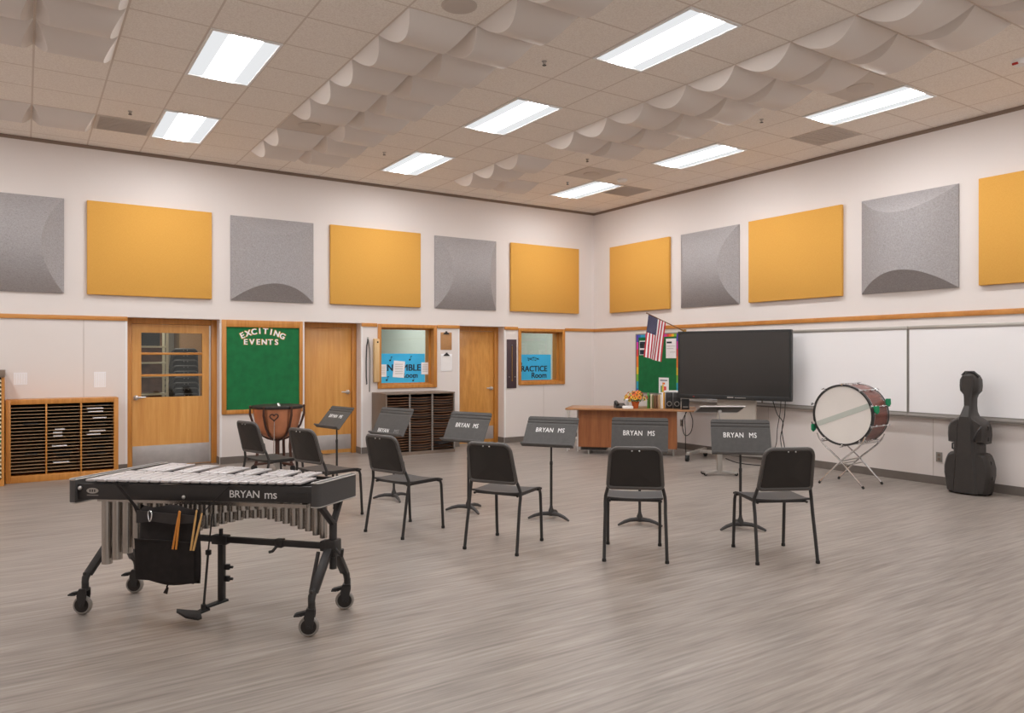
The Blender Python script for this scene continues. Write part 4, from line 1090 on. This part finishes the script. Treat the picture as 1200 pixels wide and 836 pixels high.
# telephone and bottle
t = on_desk('telephone', 'dark desk telephone at the left of the flower pot', 'telephone', .83, .25, .3)
MB().prism([(-.09, 0), (.09, 0), (.09, .07), (-.09, .03)], -.08, .08, lambda a, b_, d: (d, a, b_)).build('phone_base', 'tvframe', t)
MB().tube([(-.055, -.09, .055), (-.055, -.05, .085), (-.055, .05, .10), (-.055, .09, .085)], [.024, .018, .018, .024], 10).build('handset', 'tvframe', t)
t = on_desk('lotion_bottle', 'slim white bottle standing beside the telephone on the desk', 'bottle', .935, .36)
MB().lathe([(.026, 0), (.028, .01), (.028, .12), (.012, .14), (.012, .155), (.001, .156)], 18).build('bottle_body', 'white', t)
MB().lathe([(.014, .155), (.014, .175), (.005, .18), (.005, .19), (.001, .191)], 12).build('cap', 'trayg', t)
o = MB().box((0, 0, .022), (.16, .11, .044), .012).build('tissue_pack', 'white', None, DM @ Vector((.96, .085, ZD)), (0, 0, DA+.2)); tag(o, 'low white tissue pack in front of the white bottle', 'tissues')
# files
fm = ['f_grn', 'leaf', 'f_cream', 'f_olive', 'f_brown', 'f_brown', 'f_brown', 'f_tan', 'f_cream', 'paper', 'f_yel']
fn = ['bright green', 'dark green', 'cream', 'olive', 'first brown', 'second brown', 'third brown', 'tan', 'second cream', 'white', 'yellow']
for q, m in enumerate(fm):
    hgt = (.235, .20, .215, .205, .20, .195, .20, .205, .21, .235, .245)[q]
    o = MB().box((0, 0, hgt/2), (.018, .23, hgt), .002).build('file_folder', m, None, DM @ Vector((1.262+q*.0242, .33, ZD)), (0, 0, DA+random.uniform(-.03, .03)))
    tag(o, '%s upright file folder in the row behind the flower pot' % fn[q], 'folder', 'upright files on the desk')
# speakers
SPK = on_desk('desk_speaker', 'x', 'speaker', 1.585, .25, 0, 'small black desk speakers')
MB().bx(-.055, .055, 0, .13, 0, .245, .006).build('speaker_box', 'tvframe', SPK)
g = MB(); g.tube([(.034*math.cos(2*PI*k/20), -.002, .075+.034*math.sin(2*PI*k/20)) for k in range(20)], .006, 6, closed=True); g.build('cone_ring', 'alu', SPK)
MB().lathe([(.033, 0), (.02, .012), (.012, .008), (.001, .012)], 18, T=Matrix.Translation((0, .003, .075)) @ Matrix.Rotation(R(90), 4, 'X')).build('cone', 'rubber', SPK)
MB().lathe([(.018, 0), (.01, .005), (.001, .005)], 14, T=Matrix.Translation((0, .0, .175)) @ Matrix.Rotation(R(90), 4, 'X')).build('tweeter', 'blackm', SPK)
SPK['label'] = 'black desk speaker with silver cone ring, left of the pair'
c = copy_tree(SPK); c.location = DM @ Vector((1.70, .25, ZD)); c['label'] = 'black desk speaker with silver cone ring, right of the pair'
t = on_desk('compact_stereo', 'black compact stereo on the right end of the desk, below the television', 'stereo', 1.82, .08)
MB().bx(-.05, .065, 0, .2, 0, .16, .006).build('case', 'tvframe', t)
MB().bx(-.03, .045, -.004, 0, .03, .05).build('slot', 'trayg', t)
o = MB().box((0, 0, .01), (.24, .24, .26), .0).build('paper_stack', 'paper', None, DM @ Vector((1.62, .625, ZD+.12)), (0, 0, DA)); tag(o, 'pile of white papers behind the desk speakers', 'papers')
# white wire rack behind the desk
t = thing('wire_rack', 'white wire rack standing behind the left end of the desk', 'rack', DM @ Vector((-.03, .52, 0)), DA)
g = MB()
for x in (0, .17):
    for y in (-.1, .1): g.cyl((x, y, 0), (x, y, .685), .011, n=8)
g.build('post', 'white', t)
for z in (.2, .45, .67): MB().bx(-.01, .18, -.11, .11, z, z+.012).build('wire_shelf', 'white', t)
# cables at the desk
def cable(path, label, r=.006, m='rubber'):
    P = [Vector(p) for p in path]; pts = []
    for i_ in range(len(P)-1):
        p0, p1, p2, p3 = P[max(i_-1, 0)], P[i_], P[i_+1], P[min(i_+2, len(P)-1)]
        for k in range(6):
            s = k/6; pts.append(.5*((2*p1)+(-p0+p2)*s+(2*p0-5*p1+4*p2-p3)*s*s+(-p0+3*p1-3*p2+p3)*s**3))
    pts.append(P[-1])
    return tag(MB().tube(pts, r, 6).build('cable', m), label, 'cable')
dp_ = lambda x, y, z: DM @ Vector((x, y, z))
cable([dp_(1.84, .45, .69), dp_(1.82, .44, .55), dp_(1.83, .46, .35), dp_(1.83, .5, .10), dp_(1.84, .55, .007)], 'black cable hanging straight down at the right end of the desk')
cable([dp_(1.86, .42, .69), dp_(1.78, .42, .5), dp_(1.82, .42, .3), dp_(1.91, .42, .35), dp_(1.94, .42, .52), dp_(1.89, .42, .69)], 'black looped cable hanging at the right end of the desk')

# ------------------------------------------------------------------ television on its cart
TL, TR = Vector((-.87, -3.045, 0)), Vector((-.265, -4.587, 0))
td = TR-TL; TA = math.atan2(td.y, td.x); TW = td.length
t = thing('television', 'large black flat television on a wheeled stand before the whiteboard', 'television', (TL+TR)/2, TA)
hw = TW/2; z0, z1 = .903, 1.903
MB().bx(-hw, hw, .0, .085, z0, z1, .006).build('cabinet', 'tvframe', t)
g = MB(); g.bx(-hw, hw, -.006, 0, z1-.028, z1); g.bx(-hw, -hw+.026, -.006, 0, z0, z1-.028); g.bx(hw-.026, hw, -.006, 0, z0, z1-.028); g.bx(-hw+.026, hw-.026, -.012, 0, z0, z0+.062, .003)
g.build('bezel', 'tvframe', t)
MB().bx(-hw+.026, hw-.026, -.003, -.0005, z0+.063, z1-.029).build('screen', 'screen', t)
MB().bx(-.59, -.565, -.0135, -.012, z0+.025, z0+.035).build('power_light', 'stack_red', t)
MB().bx(-.07, .02, -.0135, -.012, z0+.026, z0+.042).bx(.04, .2, -.0135, -.012, z0+.026, z0+.034).build('control_strip', 'alu', t)
MB().bx(-.27, .30, .12, .16, .30, 1.6).build('back_panel', 'beige', t)
MB().bx(-.25, .28, .086, .119, 1.1, 1.6).build('mount_bracket', 'blackm', t)
for x in (-.56, .64):
    MB().beam((x, -.28, .11), (x, .42, .11), .05, .045, .004).build('foot_bar', 'alu', t)
    for y in (-.3, .42):
        c = empty('caster', (x, y, 0)); c.parent = t
        MB().cyl((-.018, 0, .042), (.018, 0, .042), .042, n=20).build('wheel', 'rubber', c)
        MB().bx(-.026, .026, -.02, .03, .05, .09, .004).build('fork', 'blackm', c)
MB().beam((-.56, .14, .11), (.64, .14, .11), .05, .045, .004).build('cross_bar', 'alu', t)
for x in (-.24, .27): MB().beam((x, .14, .12), (x, .14, .32), .05, .05).build('upright', 'beige', t)
TM = Matrix.Translation((TL+TR)/2) @ Matrix.Rotation(TA, 4, 'Z')
tp = lambda x, y, z: TM @ Vector((x, y, z))
cable([tp(.56, .06, .905), tp(.62, .06, .72), tp(.70, .06, .60), tp(.66, .08, .38), tp(.70, .1, .12), tp(.74, .12, .007)], 'black cable hanging from the television, leftmost of three')
cable([tp(.67, .06, .905), tp(.66, .06, .75), tp(.62, .07, .52), tp(.60, .08, .3), tp(.5, .2, .13)], 'black cable crossing the others under the television', .005)
cable([tp(.73, .06, .905), tp(.72, .06, .7), tp(.68, .08, .50), tp(.71, .1, .25), tp(.72, .16, .03), tp(.80, .2, .007)], 'black cable hanging from the television, rightmost of three')
cable([tp(-.2, .3, .007), tp(.1, -.05, .007), tp(.4, -.12, .007), tp(.66, .0, .007)], 'black cable lying on the floor under the television')
# presenter's silver stand
t = thing('presenter_stand', 'slim silver height-adjustable presenter stand in front of the television', 'stand', (-1.625, -4.51, 0), R(-33))
g = MB(); g.box((0, .005, .845), (.57, .33, .012), .003, Euler((R(-16), 0, 0))); g.build('tray_top', 'tvframe', t)
g = MB()
for s in (-1, 1): g.box((s*.283, .005, .845), (.012, .33, .016), .003, Euler((R(-16), 0, 0)))
g.box((0, -.155, .893), (.57, .012, .016), .003, Euler((R(-16), 0, 0))); g.box((0, .165, .8), (.57, .014, .024), .003, Euler((R(-16), 0, 0)))
g.build('tray_rim', 'steel', t)
g = MB(); g.cyl((0, 0, .70), (0, 0, .835), .012); g.box((0, 0, .82), (.05, .05, .04), .006); g.build('tray_post', 'steel', t)
MB().bx(-.032, .032, -.032, .032, .05, .72, .006).build('column', 'alu', t)
g = MB()
for a in (20, 160, 200, 340): g.beam((0, 0, .05), (.22*math.cos(R(a)), .22*math.sin(R(a)), .035), .045, .03, .006)
g.build('star_base', 'alu', t)
for a in (20, 160, 200, 340): MB().cyl((.21*math.cos(R(a)), .21*math.sin(R(a))-.012, .022), (.21*math.cos(R(a)), .21*math.sin(R(a))+.012, .022), .022, n=12).build('wheel', 'rubber', t)

# ------------------------------------------------------------------ flag
t = thing('classroom_flag', 'small American flag drooping from an angled pole on the right wall', 'flag', (0, -2.36, 1.95))
pa, pb = Vector((-.01, 0, -.01)), Vector((-.63, .245, .285))
MB().cyl(pa, pb, .008, n=8).ball(pb, .013, 6).build('pole', 'f_brown', t)
g = MB(); g.box((-.008, 0, -.01), (.014, .05, .07), .003); g.cyl((-.01, 0, -.01), Vector((-.01, 0, -.01))+(pb-pa)*.1, .014, n=10); g.build('wall_bracket', 'brass', t)
NS, NT = 26, 24
s_a, s_b = pa.lerp(pb, .955), pa.lerp(pb, .50)
def FP(s, tt):
    top = s_a.lerp(s_b, s)
    gather = 1-.05*tt
    mid = s_a.lerp(s_b, .5)
    p = mid+(top-mid)*gather
    fold = .030*math.sin(s*9+tt*2.2)*tt
    side = Vector((.37, .93, 0))
    return Vector((p.x-.06*tt, p.y+.05*tt, lerp(top.z, mid.z, .25*tt)-.68*tt*(1-.02*s)))+side*fold
g = MB()
for i_ in range(NS):
    for j in range(NT):
        s0, s1 = i_/NS, (i_+1)/NS; t0, t1 = j/NT, (j+1)/NT
        canton = (i_ < 14 and j < 10)
        mi = 2 if canton else (0 if (i_//2) % 2 == 0 else 1)
        g.add([FP(s0, t0), FP(s1, t0), FP(s1, t1), FP(s0, t1)], [(0, 1, 2, 3)], mi)
for a in range(9):
    for b_ in range(11):
        if (a+b_) % 2: continue
        s, tt = (a+1)/10*14/26, (b_+1)/12*10/24
        p = FP(s, tt); e1 = (FP(s+.01, tt)-p).normalized(); e2 = (FP(s, tt+.01)-p).normalized(); nr = e1.cross(e2).normalized()
        for sg in (-1, 1):
            q = p+nr*.0025*sg; rr = .007
            pts = [q+(e1*math.cos(PI/2+k*PI/5)+e2*math.sin(PI/2+k*PI/5))*(rr if k % 2 == 0 else rr*.45) for k in range(10)]
            g.add(pts, [tuple(range(10))], 1)
g.build('flag_cloth', ['red', 'flagw', 'navy'], t, smooth=60)

# ------------------------------------------------------------------ bulletin board on the right wall and its posters
t = thing('bulletin_board', 'green bulletin board with rainbow border behind the flag and desk', 'bulletin board', (-.001, -1.72, .88), RW)
w, h = .53, 1.05
g = MB(); g.bx(-w, w, -.018, 0, 0, h); g.build('backing', 'green', t)
g = MB()
for s in (-1, 1): g.bx(s*w, s*(w-.018), -.026, -.018, 0, h)
g.bx(-w+.018, w-.018, -.026, -.018, h-.018, h); g.bx(-w+.018, w-.018, -.026, -.018, 0, .018); g.build('frame', 'trayg', t)
bc = ['b0', 'b1', 'b2', 'b3', 'b4', 'b5', 'b6', 'b7']
g = MB()
for k in range(16):
    for s in (-1, 1): g.bx(s*(w-.019), s*(w-.068), -.021, -.0182, .02+k*(h-.04)/16, .02+(k+1)*(h-.04)/16, mi=[7, 6, 6, 5, 5, 4, 4, 3, 3, 3, 2, 2, 1, 1, 0, 0][k])
    g.bx(-w+.069+k*(2*w-.138)/16, -w+.069+(k+1)*(2*w-.138)/16, -.021, -.0182, h-.066, h-.019, mi=[7, 6, 6, 1, 1, 0, 0, 2, 2, 1, 1, 1, 2, 3, 4, 5][k])
g.build('rainbow_border', bc, t)
def pin(y, z, w, h, label, deco):
    t = thing('pinned_poster', label, 'poster', (-.0195, y, z), RW, 'posters pinned on the right wall board')
    MB().bx(-w/2, w/2, -.004, -.0005, 0, h).build('sheet', 'paper', t)
    for m, a in deco: MB().bx(*a[:2], -.0052, -.004, *a[2:]).build('print', m, t)
pin(-1.39, 1.555, .20, .25, 'black and white picture pinned at upper left of rainbow-bordered board', (('ink', (-.09, .09, .12, .235)), ('trayg', (-.07, .05, .14, .19)), ('ink', (-.09, .02, .01, .09))))
pin(-2.055, 1.50, .235, .33, 'white printed poster pinned at upper right of rainbow-bordered board', (('ink', (-.10, .02, .25, .28)), ('trayg', (-.1, .1, .2, .205)), ('trayg', (-.1, .06, .16, .165)), ('trayg', (-.02, .1, .1, .105))))
pin(-1.885, .90, .235, .27, 'small white chart with coloured bars above the desk files', (('ink', (-.085, .085, .215, .23)), ('f_grn', (-.07, -.04, .02, .13)), ('b4', (-.035, .0, .02, .15)), ('b2', (.005, .06, .02, .12)), ('b3', (-.03, .03, .155, .185))))

# ------------------------------------------------------------------ whiteboards
def wboard(y0, y1, label):
    t = thing('whiteboard', label, 'whiteboard', (-.001, (y0+y1)/2, .835), RW, 'whiteboards on the right wall')
    w = abs(y1-y0)/2; h = 1.045
    MB().bx(-w+.012, w-.012, -.014, 0, .012, h-.02).build('writing_surface', 'wboard', t)
    g = MB(); g.bx(-w, -w+.012, -.018, 0, 0, h-.02); g.bx(w-.012, w, -.018, 0, 0, h-.02); g.bx(-w+.012, w-.012, -.018, 0, 0, .012); g.build('edge_frame', 'trayg', t)
    MB().bx(-w, w, -.022, 0, h-.02, h+.022, .002).build('map_rail', 'alu', t)
    g = MB(); g.prism([(0, -.045), (0, 0), (-.02, 0), (-.07, -.03), (-.075, -.018), (-.085, -.022), (-.08, -.045)], -w, w, lambda a, b_, d: (d, a, b_)); g.build('marker_tray', 'trayg', t)
wboard(-2.26, -3.9, 'whiteboard section mostly hidden behind the television')
wboard(-3.905, -6.07, 'whiteboard section between the television and the vertical seam')
wboard(-6.075, -8.6, 'whiteboard section behind the cello case, right of the seam')
def outlet(loc, label):
    t = thing('wall_outlet', label, 'outlet', loc, RW, 'wall outlets')
    MB().bx(-.037, .037, -.006, 0, -.057, .057, .002).build('cover_plate', 'trayg', t)
    for z in (-.024, .024): MB().bx(-.016, .016, -.009, -.006, z-.015, z+.015, .002).build('socket', 'brownside', t)
outlet((-.001, -6.44, .33), 'double wall outlet to the left of the cello case')
outlet((-.001, -2.28, .43), 'wall outlet beside the right end of the desk')

# ------------------------------------------------------------------ bass drum on its stand
DC = Vector((-.865, -5.85, .838)); dr = .352; dh = .19
t = thing('bass_drum', 'large mahogany bass drum with white head on a chrome stand', 'drum', DC, R(7))
TX = Matrix.Rotation(R(90), 4, 'Y')
MB().lathe([(dr-.012, -dh), (dr-.006, -dh), (dr-.006, dh), (dr-.012, dh)], 56, T=TX).build('shell', 'drumwood', t)
for s in (-1, 1):
    MB().lathe([(dr-.012, s*(dh-.02)), (dr+.006, s*(dh-.02)), (dr+.008, s*(dh+.022)), (dr-.012, s*(dh+.024)), (dr-.016, s*(dh+.006))], 56, T=TX).build('hoop', 'blackm', t)
    MB().lathe([(dr-.013, s*(dh+.004)), (dr-.013, s*(dh+.010)), (.001, s*(dh+.010))] , 56, T=TX).build('drum_head', 'drumhead', t)
    MB().lathe([(dr-.002, s*(dh-.026)), (dr+.008, s*(dh-.026)), (dr+.008, s*(dh-.021)), (dr-.002, s*(dh-.021))], 56, T=TX).build('hoop_band', 'chrome', t)
MB().beam((-dh-.0125, .325, -.13), (-dh-.0125, -.325, .13), .003, .06, up=(0, 0, 1)).build('felt_strip', 'felt', t)
for k in range(10):
    a = R(18+36*k); c, s = math.cos(a), math.sin(a); rr = dr+.018
    g = MB(); g.cyl((-dh-.035, c*rr, s*rr), (dh+.035, c*rr, s*rr), .0045, n=8)
    for q in (-1, 1):
        g.beam((q*(dh-.01), c*rr, s*rr), (q*(dh+.028), c*(dr-.0), s*(dr-.0)), .022, .008, up=(0, c, s)); g.beam((q*(dh+.03), c*(rr+.005), s*(rr+.005)), (q*(dh+.06), c*(rr+.005), s*(rr+.005)), .03, .006, up=(0, c, s))
    for q in (-.09, .09): g.box((q, c*(dr+.006), s*(dr+.006)), (.05, .02, .022), .004, Matrix.Rotation(a, 4, 'X'))
    g.build('tension_rod', 'chrome', t)
for k, (x, a, l) in enumerate(((-.17, 14, .06), (.19, 25, .08), (-.20, 204, .06))):
    a = R(a+180 if False else a); c, s = -math.cos(a), math.sin(a); rr = dr+.03
    g = MB(); g.prism([(-.055, 0), (.065, .005), (.06, .07), (.01, .095), (-.045, .065)], 0, .012, lambda p, q, d: (x+p, c*(rr+d+.3*q*.3), s*(rr+d)-q+.03)); g.build('cloth_tab', 'teal', t)
t = thing('drum_stand', 'folding chrome X-frame stand under the bass drum', 'stand', (DC.x, DC.y, 0), R(7))
for x in (-.24, .24):
    for s in (-1, 1):
        q = x+.006*s
        path = [(q, s*.26, .025), (q, s*.06, .24), (q, -s*.03, .33), (q, -s*.20, .475), (q, -s*.258, .545), (q, -s*.285, .61)]
        MB().tube(path, .0105, 8).build('leg', 'chrome', t)
        MB().tube([(q, s*.27, .01), (q, s*.253, .035)], [.014, .015], 10).build('rubber_foot', 'rubber', t)
for s in (-1, 1): MB().cyl((-.24, s*.05, .253), (.24, s*.05, .253), .006, n=8).build('spreader_bar', 'alu', t)
MB().cyl((-.25, 0, .298), (.25, 0, .298), .007, n=8).build('spreader_bar', 'alu', t)
for s in (-1, 1): MB().cyl((-.24, s*.232, .515), (.24, s*.232, .515), .008, n=8).build('cradle_bar', 'chrome', t)

# ------------------------------------------------------------------ cello case
t = thing('cello_case', 'black hard-shell cello case standing against the whiteboard wall', 'instrument case', (-.20, -6.915, 0), R(-90+4))
half = [(0, .0), (.165, .0), (.195, .03), (.205, .12), (.222, .22), (.222, .30), (.205, .38), (.185, .435), (.165, .455), (.128, .465), (.126, .56), (.178, .568), (.186, .66), (.182, .74), (.16, .80), (.115, .835), (.07, .862), (.05, .91), (.043, .98), (.045, 1.06), (.058, 1.10), (.09, 1.14), (.096, 1.20), (.092, 1.27), (.07, 1.315), (.035, 1.34), (0, 1.345)]
half = [(x*1.07, z) for x, z in half]
outl = half+[(-x, z) for x, z in half[-2:0:-1]]
def inset(o, d):
    n = len(o); res = []
    for k in range(n):
        p0, p1, p2 = Vector(o[k-1]), Vector(o[k]), Vector(o[(k+1) % n])
        n1 = Vector((-(p1-p0).y, (p1-p0).x)).normalized(); n2 = Vector((-(p2-p1).y, (p2-p1).x)).normalized()
        m_ = n1+n2
        m_ = m_.normalized() if m_.length > .3 else n1
        res.append((p1.x+m_.x*d, p1.y+m_.y*d))
    return res
def depth(z): return .235 if z < .86 else lerp(.235, .16, min(1, (z-.86)/.1))
layers = [(0, .018), (.08, .0), (.62, .0), (.82, .012), (.92, .032)]
K = len(outl); vs = []; fs = []
for f_, ins in layers:
    io = inset(outl, ins)
    for (x, z), (_, zo) in zip(io, outl):
        D_ = depth(zo); vs.append((x, -f_*D_, max(z, .002)))
for q in range(len(layers)-1):
    for k in range(K): fs.append((q*K+k, q*K+(k+1) % K, (q+1)*K+(k+1) % K, (q+1)*K+k))
fs.append(tuple(range(K))[::-1]); fs.append(tuple((len(layers)-1)*K+k for k in range(K)))
MB().add(vs, fs).build('shell', 'case', t, smooth=32)
# raised centre spine
sp = [(.02, .13, .105), (.3, .115, .085), (.5, .10, .07), (.78, .082, .062), (.86, .056, .046), (.98, .036, .026), (1.08, .038, .028), (1.2, .065, .048), (1.31, .06, .045)]
vs = []; fs = []
for z, wb, wt in sp:
    D_ = depth(z); vs += [(-wb, -.90*D_, z), (-wt, -.90*D_-.034, z), (wt, -.90*D_-.034, z), (wb, -.90*D_, z)]
for q in range(len(sp)-1):
    for k in range(3): a = q*4+k; fs.append((a, a+1, a+5, a+4))
fs += [(0, 1, 2, 3), tuple(len(sp)*4-4+k for k in (3, 2, 1, 0))]
MB().add(vs, fs).build('centre_spine', 'case', t, smooth=20)
MB().tube([(.105, -.235, .60), (.11, -.268, .625), (.155, -.262, .73), (.165, -.228, .76)], .012, 8).build('carry_handle', 'blackm', t)
MB().tube([(-.075, -.10, 1.315), (-.045, -.10, 1.352), (.045, -.10, 1.354), (.10, -.10, 1.30)], .013, 8).build('top_handle', 'blackm', t)
for z in (.47, .55): pass
MB().tube([(-.13, -.1, .465), (-.178, -.1, .49), (-.178, -.1, .54), (-.13, -.1, .565)], .010, 8).build('side_handle', 'blackm', t)
for s in (-1, 1):
    for z, x in ((.20, .236), (.36, .224), (.62, .196), (.74, .195)):
        MB().box((s*x, -.115, z), (.012, .03, .045), .003).build('latch', 'blackm', t)
MB().disc((.035, -.18, 1.2), (0, 1, 0), .0, .0) if False else None
for y in (-.05,): 
    g = MB(); g.cyl((.185, y-.03, .03), (.185, y+.0, .03), .03, n=16); g.build('wheel', 'rubber', t)
    g = MB(); g.cyl((-.185, y-.03, .03), (-.185, y+.0, .03), .03, n=16); g.build('wheel', 'rubber', t)

# ------------------------------------------------------------------ camera, world, view
cam = bpy.data.cameras.new('camera'); co = bpy.data.objects.new('camera', cam); COL.objects.link(co)
cam.sensor_width = 36; cam.sensor_fit = 'HORIZONTAL'; cam.lens = 876.5/1200*36; cam.clip_end = 60; cam.clip_start = .05
cam.shift_y = .0004
co.location = (-9.1237, -11.115, 1.5216); co.rotation_euler = (R(90), 0, R(56.8698-90))
sc = bpy.context.scene; sc.camera = co
wd_ = bpy.data.worlds.new('world'); wd_.use_nodes = True; sc.world = wd_
wd_.node_tree.nodes['Background'].inputs['Color'].default_value = (1, .97, .95, 1); wd_.node_tree.nodes['Background'].inputs['Strength'].default_value = .8  # added fill light, entering where the front wall is left out
sc.view_settings.view_transform = 'Standard'; sc.view_settings.look = 'None'; sc.view_settings.exposure = .06; sc.view_settings.gamma = 1.0
sc.cycles.max_bounces = 8; sc.cycles.diffuse_bounces = 5; sc.cycles.transparent_max_bounces = 12
sc.cycles.use_denoising = True
sc.cycles.sample_clamp_indirect = 6
